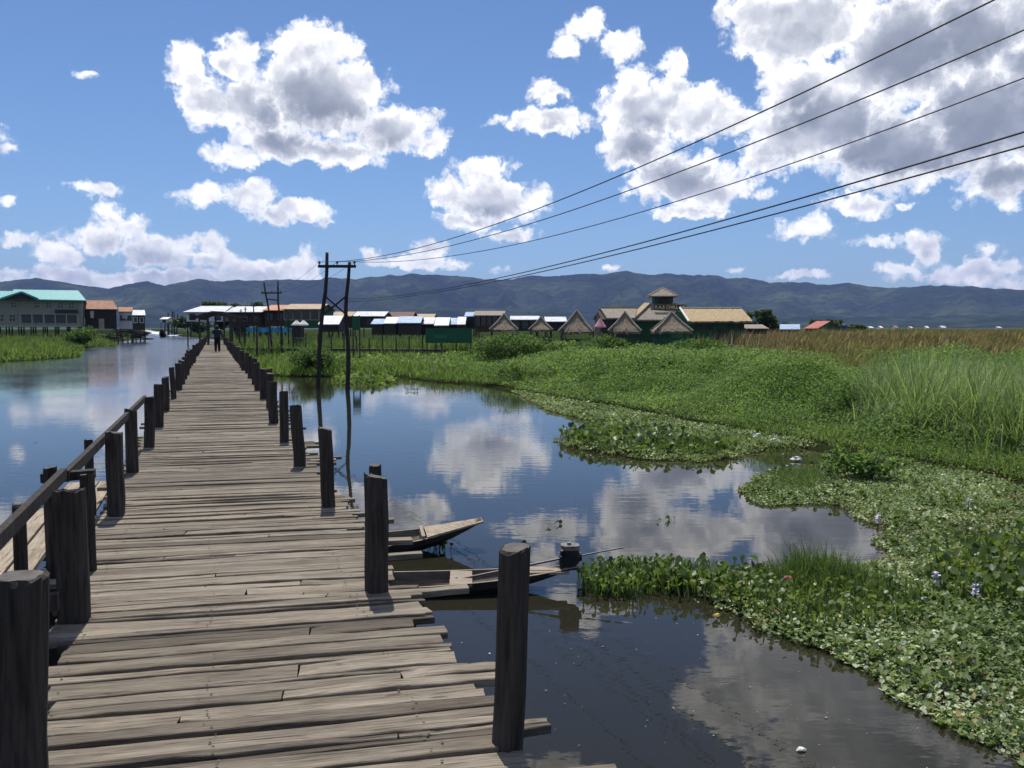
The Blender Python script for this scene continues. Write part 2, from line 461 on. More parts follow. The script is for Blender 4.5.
def azel(x, y):
    d = ray(x, y); d = d / np.linalg.norm(d)
    return np.array([math.degrees(math.atan2(d[0], d[1])), math.degrees(math.asin(d[2]))])
def blobs(vec, lst, sm=.14, kp=.62):
    acc = None
    for x, y, rx, ry in lst:
        c = azel(x, y)
        ax = (azel(x + rx, y) - azel(x - rx, y)) / 2; ay = (azel(x, y - ry) - azel(x, y + ry)) / 2
        hx, hy = abs(ax[0]), abs(ay[1])
        ln = vmath('LENGTH', vmath('MULTIPLY_ADD', vec, (1 / hx, 1 / hy, 0), (-c[0] / hx, -c[1] / hy, 0)), out=1)
        k = math.sqrt(hx * hy) ** kp
        s = math_('MULTIPLY_ADD', ln, k, -k)
        acc = s if acc is None else math_('SMOOTH_MIN', acc, s, sm)
    return acc
CLOUDS = [
 (193,70,25,28),(205,105,24,26),(240,62,25,30),(222,40,10,10),(306,58,40,34),(335,50,22,20),(320,95,72,44),(255,110,40,40),(395,128,46,26),(432,143,16,17),(280,140,50,22),(335,152,58,15),
 (232,157,30,15),(200,195,26,11),(250,198,34,20),(292,213,44,14),(325,226,14,4),
 (112,216,24,15),(136,226,22,16),(96,238,34,18),(66,254,26,12),(160,252,44,20),(212,244,18,14),(212,258,30,14),(256,266,40,12),(300,264,20,18),(24,272,26,7),(150,281,170,12),(60,272,40,9),(250,276,70,10),
 (92,190,30,8),(14,200,9,5),(24,240,20,6),(90,73,13,4),(2,148,6,5),
 (482,172,28,18),(446,190,22,20),(490,203,50,26),(468,222,36,12),(530,200,18,13),(510,236,26,7),
 (428,254,20,12),(420,264,52,8),(373,255,7,4),(496,270,9,4),
 (588,24,20,17),(615,46,26,18),(565,46,16,15),(545,94,20,15),(545,120,44,13),(502,116,14,8),
 (672,72,15,24),(630,86,24,24),(648,110,56,32),(696,112,50,28),(740,116,20,18),(640,145,42,26),(682,180,66,28),(712,192,60,22),(690,216,50,8),
 (762,14,46,30),(800,30,70,46),(800,88,50,36),(832,118,76,46),(905,50,90,60),(975,30,80,50),(985,120,86,66),(900,150,96,40),(1005,180,60,26),(780,140,44,40),(728,10,14,14),
 (1080,100,110,110),(860,-45,150,60),(740,-70,60,40),(1000,-60,140,80),(900,-140,150,60),
 (858,204,34,15),(905,203,12,4),(800,232,28,13),(815,226,18,10),(878,239,30,6),(925,244,24,18),(985,250,15,11),(900,268,28,11),(980,271,60,13),(800,276,32,5),(612,268,9,4),(735,272,7,3),(1015,282,50,9),
 (-90,120,90,30),(-160,240,110,36),(1180,250,90,30),(560,-150,40,22),
]
GRAY = [(312,126,84,34),(285,98,30,22),(372,144,58,13),(225,100,10,22),(250,212,30,6),(300,222,30,4),(150,262,50,10),(110,250,24,10),(485,215,36,10),(690,168,62,26),(650,150,40,18),(650,128,30,12),
 (935,45,90,40),(925,130,110,56),(860,165,92,22),(1000,175,80,34),(1060,60,90,70),(800,110,34,26),(985,-40,100,45),(1080,-70,140,80),(1010,-130,110,55),(930,252,16,6),(545,128,26,4)]
sdf = blobs(pw, CLOUDS)
sdg = blobs(vmath('ADD', p0, vmath('SCALE', w1, None) if False else vmath('MULTIPLY', w1, (.8, .6, 0))), GRAY, .5, .62)
vb = billow(pw, .62, 2.6, .52)
up = vmath('ADD', pw, (-.05, .30, 0))
sdu = blobs(vmath('ADD', pw, (-.45, 1.35, 0)), CLOUDS)   # how much cloud stands between here and the sun
vb2 = billow(up, .62, 2.6, .52)
fb = noise(p0, .55, 7, .6)
fb2 = noise(vmath('ADD', p0, (.15, .5, 0)), .55, 7, .6)
wisp = noise(p0, 2.2, 5, .65)
Dn = math_('MULTIPLY_ADD', vb, -1.75, .72)
Dn = math_('ADD', Dn, math_('MULTIPLY_ADD', fb, 1.15, -.575))
Dn = math_('ADD', Dn, math_('MULTIPLY_ADD', wisp, .2, -.1))
dens = math_('SUBTRACT', math_('SUBTRACT', Dn, sdf), .16)
# the rest of the sky, all round: scattered fair-weather cumulus
gen = noise(p0, .085, 6, .55)
outm = math_('MAXIMUM', mrange(math_('ABSOLUTE', az), 44, 54), mrange(el, 34, 42))
gd = math_('ADD', math_('MULTIPLY_ADD', gen, 9.0, -5.3), math_('MULTIPLY', Dn, .5))
gd = math_('SUBTRACT', math_('MULTIPLY', math_('ADD', gd, 3.0), outm), 3.0)
dens = math_('MAXIMUM', dens, gd)
alpha = mrange(dens, -.12, .56)
thick = mrange(dens, .15, 1.5)
pl1 = vmath('ADD', p0, vmath('MULTIPLY', w2, (.9, .9, 0))); pl2 = vmath('ADD', pl1, (-.12, .55, 0))
def puff(v): return math_('ADD', math_('MULTIPLY', billow(v, .34, 1.0, .5), .75), math_('MULTIPLY', billow(v, .8, 1.0, .5), .35))
lit = math_('ADD', math_('SUBTRACT', puff(pl2), puff(pl1)), math_('MULTIPLY', math_('SUBTRACT', vb2, vb), .30))
gray = mrange(math_('ADD', sdg, math_('MULTIPLY_ADD', fb, 1.0, -.5)), .85, -1.0)
gray = math_('MULTIPLY', gray, thick)
br = math_('ADD', math_('MULTIPLY_ADD', gray, -.57, .99), math_('MULTIPLY', math_('MULTIPLY', lit, math_('MULTIPLY_ADD', gray, -.62, 1.0)), 1.05))
under = math_('MULTIPLY', mrange(math_('ADD', math_('SUBTRACT', 0.0, sdu), math_('MULTIPLY_ADD', vb, -1.0, .4)), -.55, 1.5), thick)
br = math_('SUBTRACT', br, math_('MULTIPLY', under, .40))
br = math_('ADD', br, math_('MULTIPLY_ADD', thick, -.10, .10))
crmp = ramp(nt, math_('MULTIPLY', br, .8), [(0.0, (3.0, 3.35, 4.15)), (.2, (4.3, 4.7, 5.55)), (.4, (5.9, 6.25, 7.05)), (.58, (7.8, 8.05, 8.7)), (.72, (10.2, 10.3, 10.6)), (.85, (13.5, 13.4, 13.3)), (1.0, (17.0, 16.7, 16.3))])
# low clouds stand behind more air
lowc = N(nt, 'ShaderNodeMix', data_type='RGBA'); nt.links.new(mrange(el, 0, 8, .20, 0.0, 'LINEAR'), lowc.inputs[0])
nt.links.new(crmp.outputs[0], lowc.inputs[6]); lowc.inputs[7].default_value = (6.3, 7.2, 8.6, 1)
grade = N(nt, 'ShaderNodeMix', data_type='RGBA', blend_type='MULTIPLY'); grade.inputs[0].default_value = 1
nt.links.new(sky.outputs[0], grade.inputs[6]); grade.inputs[7].default_value = (.74, .89, 1.06, 1)
mixc = N(nt, 'ShaderNodeMix', data_type='RGBA')
nt.links.new(alpha, mixc.inputs[0]); nt.links.new(grade.outputs[2], mixc.inputs[6]); nt.links.new(lowc.outputs[2], mixc.inputs[7])
nt.links.new(mixc.outputs[2], bg.inputs[0])
W.cycles.sampling_method = 'MANUAL'; W.cycles.sample_map_resolution = 512

cy = SC.cycles
SC.render.engine = 'CYCLES'
cy.use_denoising = True
try: cy.denoiser = 'OPENIMAGEDENOISE'
except Exception: pass
cy.max_bounces = 7; cy.diffuse_bounces = 3; cy.glossy_bounces = 3; cy.transmission_bounces = 4; cy.volume_bounces = 0; cy.transparent_max_bounces = 4
cy.use_adaptive_sampling = True; cy.adaptive_threshold = .015
cy.caustics_reflective = False; cy.caustics_refractive = False
cy.sample_clamp_indirect = 4.0
SC.render.use_persistent_data = False

# ------------------------------------------------------------------ shore lines
def poly(pts): return [tuple(P(x, y)[:2]) for x, y in pts]
LAND = poly([(247,372),(262,375),(285,377),(330,377),(395,377),(430,382),(470,385),(500,390),(525,397),(560,402),(620,412),(720,433),(800,448),(870,460),(940,475),(1000,488),(1100,511)])
LAND += [(22., 11.), (60., -5.), (9000., -200.), (9000., 9500.), (-1500., 9500.)]
LAND += poly([(166,331.2),(170,333),(180,336.5),(205,338),(225,341),(235,352)])
BANK = poly([(0,362),(40,360),(80,357),(84,348),(115,346),(119,342),(138,338.5),(146,336),(150,333.5),(153,331.2)]) + [(-2200., 9500.), (-9000., 9500.), (-9000., 60.), (-200., 64.)]

def canopy(x, y):
    """height of the growth over the marsh"""
    d = sdpoly(x, y, LAND)
    azm = np.degrees(np.arctan2(x, y))
    big = fbm(x * .16, y * .16, 3, 5); sm = fbm(x * .7, y * .7, 3, 9)
    mid = fbm(x * .36 + 5, y * .36, 2, 27)
    rise = smooth(.2, 5.5, d)
    side = .42 + .58 * smooth(-3, 3.5, azm)
    far = 1 - .62 * smooth(33, 58, y)
    h = (.22 + 1.25 * rise * side * (.30 + 1.25 * np.clip(big * 1.5 - .25, 0, 1))) * far + (sm - .5) * .7 * (.3 + rise) + (mid - .5) * 1.15 * rise * side * far
    return np.where(d > 0, np.maximum(h, .12), 0), d

# terrain sheet: polar grid from the camera to the foot of the hills
na, nr = 520, 330
A = np.radians(np.linspace(-64, 64, na)); RR = 1.5 * (9200 / 1.5) ** np.linspace(0, 1, nr)
ga, gr_ = np.meshgrid(A, RR)
gx, gy = gr_ * np.sin(ga), gr_ * np.cos(ga)
hc, dl = canopy(gx, gy)
db = sdpoly(gx, gy, BANK)
dm = np.maximum(dl, db)
hz = np.clip(dm * .25, -.8, .12)
hz = np.where(dl > .6, np.maximum(.1, np.where(gy < 75, hc - .36, .15)), hz)
hz = np.where(gr_ > 1500, hz + np.where(dm > 0, (gr_ - 1500) * .0008, 0), hz)
V = np.stack([gx, gy, hz], -1).reshape(-1, 3)
i = np.arange(nr - 1)[:, None] * na + np.arange(na - 1)[None]
Fq = np.stack([i, i + 1, i + na + 1, i + na], -1).reshape(-1, 4)
m, nt2, b, out = new_mat('marsh_soil')
tcn = N(nt2, 'ShaderNodeTexCoord'); n1 = N(nt2, 'ShaderNodeTexNoise', i_Scale=.35, i_Detail=8.0, i_Roughness=.7)
nt2.links.new(tcn.outputs['Object'], n1.inputs['Vector'])
rr = ramp(nt2, n1.outputs[0], [(.3, (.012, .012, .007)), (.5, (.018, .022, .009)), (.7, (.03, .036, .013))])
gz = N(nt2, 'ShaderNodeSeparateXYZ'); nt2.links.new(tcn.outputs['Object'], gz.inputs[0])
gmr = N(nt2, 'ShaderNodeMapRange'); nt2.links.new(gz.outputs[2], gmr.inputs[0])
for i_, q_ in enumerate((.11, .30, 0, 1)): gmr.inputs[1 + i_].default_value = q_
rg_ = ramp(nt2, n1.outputs[0], [(.3, (.035, .065, .016)), (.5, (.06, .105, .024)), (.7, (.09, .14, .035))])
gmx = N(nt2, 'ShaderNodeMix', data_type='RGBA'); nt2.links.new(gmr.outputs[0], gmx.inputs[0]); nt2.links.new(rr.outputs[0], gmx.inputs[6]); nt2.links.new(rg_.outputs[0], gmx.inputs[7])
nt2.links.new(gmx.outputs[2], b.inputs['Base Color']); b.inputs['Roughness'].default_value = 1; b.inputs['Specular IOR Level'].default_value = 0
tag(np_mesh('ground', V, Fq, m, smooth=True), kind='structure')

# lake bed and water
mw, nt2, b, out = new_mat('lake_water')
tcn = N(nt2, 'ShaderNodeTexCoord')
mp1 = N(nt2, 'ShaderNodeMapping'); mp1.inputs['Scale'].default_value = (1.3, 3.0, 1); nt2.links.new(tcn.outputs['Object'], mp1.inputs[0])
n1 = N(nt2, 'ShaderNodeTexNoise', i_Scale=1.6, i_Detail=3.0, i_Roughness=.5); nt2.links.new(mp1.outputs[0], n1.inputs['Vector'])
n2 = N(nt2, 'ShaderNodeTexNoise', i_Scale=.22, i_Detail=2.0); nt2.links.new(tcn.outputs['Object'], n2.inputs['Vector'])
gate = ramp(nt2, n2.outputs[0], [(.42, (.25, .25, .25)), (.62, (1, 1, 1))])   # breeze patches
sx_ = N(nt2, 'ShaderNodeSeparateXYZ'); nt2.links.new(tcn.outputs['Object'], sx_.inputs[0])
far_r = N(nt2, 'ShaderNodeMapRange'); nt2.links.new(sx_.outputs[1], far_r.inputs[0])
for i_, q_ in enumerate((8, 80, .38, 1.8)): far_r.inputs[1 + i_].default_value = q_
gm = N(nt2, 'ShaderNodeMath', operation='MULTIPLY'); nt2.links.new(gate.outputs[0], gm.inputs[0]); nt2.links.new(far_r.outputs[0], gm.inputs[1])
ml = N(nt2, 'ShaderNodeMath', operation='MULTIPLY'); nt2.links.new(n1.outputs[0], ml.inputs[0]); nt2.links.new(gm.outputs[0], ml.inputs[1])
bp = N(nt2, 'ShaderNodeBump', i_Strength=1.0, i_Distance=.0045); nt2.links.new(ml.outputs[0], bp.inputs['Height'])
nt2.links.new(bp.outputs[0], b.inputs['Normal'])
b.inputs['Base Color'].default_value = (.0215, .0200, .0130, 1)
fr_ = N(nt2, 'ShaderNodeMapRange'); nt2.links.new(sx_.outputs[1], fr_.inputs[0])       # ripples too small to see far out
for i_, q_ in enumerate((14, 90, .012, .17)): fr_.inputs[1 + i_].default_value = q_
nt2.links.new(fr_.outputs[0], b.inputs['Roughness'])
b.inputs['IOR'].default_value = 1.333
ws = MB(); nw = 96
ws.add([(0, 0, 0)] + [(13000 * math.cos(2 * math.pi * k / nw), 13000 * math.sin(2 * math.pi * k / nw), 0) for k in range(nw)], [(0, 1 + k, 1 + (k + 1) % nw) for k in range(nw)])
tag(ws.build('water', mw), kind='structure')

# hills: ridge line surveyed from the photograph, spurs and gullies running down from it
RIDGE = [(-160,283),(-60,284),(0,281),(37,277.5),(60,281),(85,285),(107,288),(125,285),(147,281),(165,285.5),(182,281),(200,277.5),(215,281),(237,280),(260,281),(282,279),(307,280),(330,277.5),(355,279),(372,277),(390,275),(415,274),(450,275),(484,279),(512,279),(532,275),(549,276),(570,274),(603,274),(626,271),(643,274.5),(670,273),(695,275.5),(711,274),(728,278),(744,277),(771,282),(804,282),(826,285),(848,282),(862,285),(902,287.5),(932,285),(977,287),(1024,290),(1100,286),(1200,291)]
ra = np.array([azel(x, y)[0] for x, y in RIDGE]); re_ = np.array([math.tan(R(azel(x, y)[1])) for x, y in RIDGE])
na, nr = 900, 90
A = np.linspace(-50, 50, na); RR = np.linspace(4600, 10400, nr)
ga, gr_ = np.meshgrid(A, RR)
crest = 8000 + 500 * (fbm(ga * .12, ga * 0, 3, 3) - .5)
H = np.interp(ga, ra, re_) * crest + CZ
H = H + 22 * (fbm(ga * 2.2, ga * 0 + 3, 4, 8) - .5)
u = (gr_ - 4600) / (crest - 4600)
sh = np.where(u < 1, np.clip(u, 0, 1) ** 1.25, np.clip(1 - .25 * (u - 1) / .7, 0, 1))
X = ga * 140.; Y = gr_
rid = 1 - np.abs(2 * fbm(X / 800 + .25 * fbm(X / 500, Y / 900, 3, 31), Y / 4200, 5, 21) - 1)
rid2 = 1 - np.abs(2 * fbm(X / 520, Y / 1300, 5, 41) - 1)
cut = (1.1 - .95 * (1 - rid) * 1.5 - .5 * (1 - rid2))
blend = np.clip((1 - u) * 4.5, 0, 1)
hz = H * sh * (1 - blend + blend * np.clip(cut, .1, 1.15)) * np.where(u < 1, 1, 1)
fore = 130 * smooth(.1, .3, u) * (1 - smooth(.3, .55, u)) * np.clip(fbm(X / 1300, Y / 2500, 4, 61) * 2.2 - .6, 0, 1)
hz = np.maximum(hz, fore)
hz = np.where(u <= .01, -5, hz)
ar = np.radians(ga)
V = np.stack([gr_ * np.sin(ar), gr_ * np.cos(ar), hz], -1).reshape(-1, 3)
i = np.arange(nr - 1)[:, None] * na + np.arange(na - 1)[None]
Fq = np.stack([i, i + 1, i + na + 1, i + na], -1).reshape(-1, 4)
mh, nt2, b, out = new_mat('hill_forest')
tcn = N(nt2, 'ShaderNodeTexCoord'); n1 = N(nt2, 'ShaderNodeTexNoise', i_Scale=.0022, i_Detail=9.0, i_Roughness=.68)
nt2.links.new(tcn.outputs['Object'], n1.inputs['Vector'])
rr = ramp(nt2, n1.outputs[0], [(.35, (.008, .016, .009)), (.48, (.02, .033, .015)), (.6, (.05, .068, .028)), (.72, (.12, .12, .06))])
nt2.links.new(rr.outputs[0], b.inputs['Base Color']); b.inputs['Roughness'].default_value = 1; b.inputs['Specular IOR Level'].default_value = 0
n3 = N(nt2, 'ShaderNodeTexNoise', i_Scale=.012, i_Detail=6.0); nt2.links.new(tcn.outputs['Object'], n3.inputs['Vector'])
bp = N(nt2, 'ShaderNodeBump', i_Strength=1.0, i_Distance=75.0); nt2.links.new(n3.outputs[0], bp.inputs['Height']); nt2.links.new(bp.outputs[0], b.inputs['Normal'])
tag(np_mesh('hills', V, Fq, mh, smooth=True), kind='structure')

# the air between here and the hills
hb = MB(); hb.box((0, 0, 450), (29000, 29000, 912)); ho = hb.build('haze', None)
hm = bpy.data.materials.new('haze_air'); hm.use_nodes = True; hn = hm.node_tree; hn.nodes.clear()
ho_ = N(hn, 'ShaderNodeOutputMaterial'); pv = N(hn, 'ShaderNodeVolumePrincipled')
pv.inputs['Color'].default_value = (.36, .50, 1, 1); pv.inputs['Density'].default_value = 5.2e-5; pv.inputs['Anisotropy'].default_value = .0
hn.links.new(pv.outputs[0], ho_.inputs['Volume'])
ho.data.materials.clear(); ho.data.materials.append(hm)
tag(ho, kind='stuff')
# ------------------------------------------------------------------ footbridge
DIR = np.array([-math.sin(BR), math.cos(BR), 0.]); PER = np.array([math.cos(BR), math.sin(BR), 0.])
def B(s, t, z): return DIR * s + PER * t + np.array([0, 0, z])
def edgeL(s): return float(np.interp(s, [-2, 3.5, 4.3, 5.7, 7.1, 12.3, 100], [-.62, -.70, -.78, -.92, -.97, -1.05, -1.05]))
def edgeR(s): return float(np.interp(s, [-2, 3, 5, 8, 100], [1.12, 1.12, 1.16, 1.12, 1.12]))
bridge = thing('footbridge', 'long grey plank footbridge on dark timber posts leading across the lake', 'bridge', B(2, 0, 0))
rb = random.Random(5)
pv_ = []; pf_ = []; nails = []
s = -.6; SEND = 112.0
KS = 9
while s < SEND:
    wide = rb.choice([.05, .06, .075, .09, .105, .125, .15]) * rb.uniform(.9, 1.08)
    far = s > 40
    if far: wide = rb.uniform(.2, .3)
    gap = rb.choice([.003, .004, .006, .009, .013, .024])
    tilt = PLK + R(rb.gauss(0, .45))
    # square the boards up gradually with distance
    tilt += (BR - PLK) * float(np.clip((s - 8) / 30, 0, 1)) * .8
    u = np.array([math.cos(tilt), math.sin(tilt), 0]); n = np.array([-u[1], u[0], 0])
    c = B(s + wide / 2, 0, 0)
    cosd = u @ PER
    t0 = edgeL(s) + rb.uniform(-.05, .05); t1 = edgeR(s) + rb.uniform(-.07, .05)
    q = rb.random()
    if q < .24 and not far: t1 += rb.uniform(.06, .36)
    elif q < .36: t1 -= rb.uniform(.03, .1)
    if 2.72 < s < 2.93: t1 = edgeR(s) + .27
    if 3.30 < s < 3.42: t1 = edgeR(s) + .16
    if rb.random() < .14: t0 -= rb.uniform(.05, .16)
    a, bb = t0 / cosd, t1 / cosd
    pieces = [(a, bb)]
    if rb.random() < .3 and not far:
        cut = rb.uniform(a + .5, bb - .4); pieces = [(a, cut - .004), (cut + .004, bb)]
    zb = DECK + rb.gauss(0, .004)
    if s < 16: nails.append((s, wide, zb, tilt))
    for (p, r) in pieces:
        k = KS if s < 25 else 3
        tw = rb.gauss(0, .006); bow = rb.gauss(0, .006); e0 = [rb.gauss(0, .0055) for _ in range(k)]; e1 = [rb.gauss(0, .0055) for _ in range(k)]
        wl = wide * (1 + rb.gauss(0, .05)); wr = 2 * wide - wl
        base = len(pv_)
        cup = rb.uniform(-.002, .005)
        for j in range(k):
            f = j / (k - 1); x = p + (r - p) * f
            hw = (wl + (wr - wl) * f) / 2
            z = zb + tw * (f - .5) + bow * (4 * f * (1 - f)) + rb.gauss(0, .0008)
            lo, hi = -hw + gap / 2 + e0[j], hw - gap / 2 + e1[j]
            if j in (0, k - 1):
                sk = rb.gauss(0, .004)
            else: sk = 0
            for (o, dz, dx) in ((lo, -.038, -sk), (lo, -.004, -sk), (lo + .004, 0, -sk), (0, -cup, 0), (hi - .004, 0, sk), (hi, -.004, sk), (hi, -.038, sk)):
                w = c + u * (x + dx) + n * o; pv_.append((w[0], w[1], z + dz))
        m_ = 7
        for j in range(k - 1):
            for g in range(m_):
                A0 = base + j * m_ + g; A1 = base + j * m_ + (g + 1) % m_
                pf_.append((A0, A1, A1 + m_, A0 + m_))
        pf_.append(tuple(base + g for g in range(m_))[::-1]); pf_.append(tuple(base + (k - 1) * m_ + g for g in range(m_)))
    s += wide
mb = MB(); mb.v = pv_; mb.f = pf_; mb.m = [0] * len(pf_)
for (s1, w1, z1, tl) in nails:           # two or three nails over every stringer
    for t in (-.72, -.05, .78):
        for k in range(2):
            if rb.random() < .18: continue
            q = B(s1 + w1 * (.3 + .42 * k) + math.tan(tl - BR) * t + rb.gauss(0, .008), t + rb.gauss(0, .018), z1 + .004); r_ = rb.uniform(.0045, .0075)
            mb.add([q + [r_ * math.cos(a), r_ * math.sin(a), 0] for a in np.arange(6) * math.pi / 3] + [q + [0, 0, .0015]], [(a, (a + 1) % 6, 6) for a in range(6)], 1)
mb.build('deck', [M['plank'], M['iron']], bridge)

# stringers and cross beams under the boards, every bay
for t in (-.72, -.05, .78):
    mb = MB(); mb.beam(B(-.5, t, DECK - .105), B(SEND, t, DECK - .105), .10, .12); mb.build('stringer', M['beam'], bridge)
BAYS = [-.1, 3.1, 5.27, 8.0, 10.5, 12.69, 15.27, 18.2, 20.9, 24.2, 26.5, 29.4, 32.3]
while BAYS[-1] < 108: BAYS.append(BAYS[-1] + rb.uniform(2.3, 3.0))
for s0 in BAYS:
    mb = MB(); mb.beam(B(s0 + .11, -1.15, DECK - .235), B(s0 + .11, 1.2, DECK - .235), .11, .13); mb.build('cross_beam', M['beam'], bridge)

def timber_post(s, t, top, w, lean=(0, 0), rot=0., chip=.012, name='post', round_=False, seed=0):
    r_ = random.Random(int(s * 100) * 7 + seed + int(t * 50))
    w *= .94
    mb = MB(); n = 16; lv = 9
    zs = np.linspace(-.6, top, lv)
    vs = []
    prof = []
    for k in range(n):
        a = 2 * math.pi * (k + .5) / n
        if round_: rad = .5
        else: rad = .5 / max(abs(math.cos(a)), abs(math.sin(a))) * (.93 if abs(abs(math.cos(a)) - abs(math.sin(a))) < .3 else 1)
        prof.append((math.cos(a + rot) * rad * w, math.sin(a + rot) * rad * w, r_.gauss(0, 1)))
    for k_ in r_.sample(range(n), 3):      # splits running down the grain
        px, py, g = prof[k_]; prof[k_] = (px * .84, py * .84, g)
    ccw = []
    slope = (r_.gauss(0, .03), r_.gauss(0, .03))
    for i_, z in enumerate(zs):
        f = i_ / (lv - 1); tap = 1.06 - .08 * f
        ox = lean[0] * (z - DECK) + r_.gauss(0, .004); oy = lean[1] * (z - DECK) + r_.gauss(0, .004)
        for (px, py, g) in prof:
            zz = z
            if i_ == lv - 1: zz = z + px * slope[0] * 3 + py * slope[1] * 3 + r_.gauss(0, .009)
            k_ = 1 + r_.gauss(0, chip * .8)
            vs.append(B(s, t, zz) + PER * (px * tap * k_ + ox) + DIR * (py * tap * k_ + oy))
    # worn arris: a slightly smaller ring above
    for (px, py, g) in prof:
        vs.append(B(s, t, top + .008 + px * slope[0] * 3 + py * slope[1] * 3) + PER * (px * .86 + lean[0] * (top - DECK)) + DIR * (py * .86 + lean[1] * (top - DECK)))
    fs = []
    for i_ in range(lv):
        for k in range(n):
            a = i_ * n + k; b_ = i_ * n + (k + 1) % n
            fs.append((a, b_, b_ + n, a + n))
    fs.append(tuple(range(lv * n, lv * n + n)))
    mb.add(vs, fs); mb.m[-1] = 1
    return mb.build(name, [M['post'], M['endgrain']], bridge)
LP = [(3.33,-.685,1.72,.17),(5.27,-.785,1.69,.175),(8.13,-.86,1.68,.16),(10.57,-.93,1.66,.14),(12.72,-.88,1.64,.15),(15.27,-.92,1.66,.18),(18.19,-.95,1.62,.15),(21.2,-.93,1.68,.13),(24.25,-.93,1.66,.18),(26.8,-.93,1.65,.19),(29.4,-.94,1.66,.17),(32.0,-.94,1.68,.18)]
RP = [(3.12,1.075,1.73,.135),(5.26,.935,1.665,.15),(7.89,.96,1.67,.135),(10.38,.93,1.67,.15),(12.66,.92,1.68,.135),(15.26,.94,1.67,.17),(18.17,1.05,1.66,.16),(20.54,1.05,1.65,.18),(23.4,1.05,1.68,.17),(26.14,1.09,1.7,.18),(29.3,1.08,1.67,.17),(32.6,1.1,1.69,.17)]
for k, (s0, t, top, w) in enumerate(LP): timber_post(s0, t, top, w, (rb.gauss(0, .02), rb.gauss(0, .02)), rb.gauss(0, .08), seed=1)
for k, (s0, t, top, w) in enumerate(RP): timber_post(s0, t, top, w, ((-.05, .0) if k in (3,) else (rb.gauss(0, .015), rb.gauss(0, .02))), rb.gauss(0, .08), seed=2, round_=(k == 0))
for s0 in BAYS:
    if s0 < 33: continue
    for sg in (-1, 1): timber_post(s0 + rb.gauss(0, .15), sg * 1.0 + rb.gauss(.02, .03), 1.66 + rb.gauss(0, .04), rb.uniform(.15, .2), (rb.gauss(0, .02), 0), rb.gauss(0, .1), seed=3)
# a second, leaning pile behind the near mooring post and twin posts further on
timber_post(5.66, 1.0, 1.675, .09, (.0, -.02), .2, round_=True, seed=5)
timber_post(19.2, 1.10, 1.70, .14, (.02, 0), .1, seed=6)
timber_post(6.35, -.84, 1.60, .10, (0, 0), .1, seed=7)

# side bench: seat boards outside the posts, back rail on the post tops
for t, w in ((-1.24, .15), (-1.405, .145)):
    mb = MB(); mb.beam(B(2.6, t + .05, 1.0), B(8.3, t - .02, 1.0 + rb.gauss(0, .005)), w, .035); mb.build('seat_board', M['bench'], bridge)
for a_, b_ in ((1.7, 6.35), (6.36, 12.9)):
    mb = MB(); mb.beam(B(a_, -.97, 1.60), B(b_, -.98 if b_ < 10 else -.94, 1.62), .04, .075); mb.build('back_rail', M['post'], bridge)
for s0 in (3.9, 5.75, 7.9):
    mb = MB(); mb.beam(B(s0, -1.52, .935), B(s0, -1.10, .935), .10, .08); mb.build('seat_bracket', M['beam'], bridge)
    mb = MB(); mb.beam(B(s0 + .2, -1.45, .66), B(s0 + .2, -.6, .66), .09, .09); mb.build('lower_brace', M['beam'], bridge)
for s0, t, w, tp in ((5.4, -1.06, .075, 1.60), (6.42, -1.07, .09, 1.65), (4.2, -1.07, .08, 1.62), (8.3, -1.07, .08, 1.6), (3.9, -1.5, .09, .94), (5.75, -1.5, .09, .94), (7.9, -1.5, .09, .94)):
    timber_post(s0, t, tp, w, (0, 0), .05, name='bench_post', seed=8)
mb = MB(); mb.beam(B(6.45, -1.13, 1.585), B(6.45, -.80, 1.595), .09, .06); mb.build('arm_board', M['post'], bridge)
mb = MB(); mb.beam(B(5.02, -1.26, 1.13), B(5.02, -.82, 1.14), .07, .09); mb.build('arm_board', M['post'], bridge)
# lower landing stage beyond the bench
for j in range(3):
    mb = MB(); mb.beam(B(8.5, -1.22 - .165 * j, .78), B(11.0, -1.24 - .165 * j, .78), .15, .03); mb.build('landing_board', M['bench'], bridge)
for s0 in (8.7, 10.8):
    mb = MB(); mb.beam(B(s0, -1.75, .715), B(s0, -.75, .715), .09, .09); mb.beam(B(s0, -1.65, -.5), B(s0, -1.65, .67), .09, .09, up=(1, 0, 0)); mb.build('landing_frame', M['beam'], bridge)

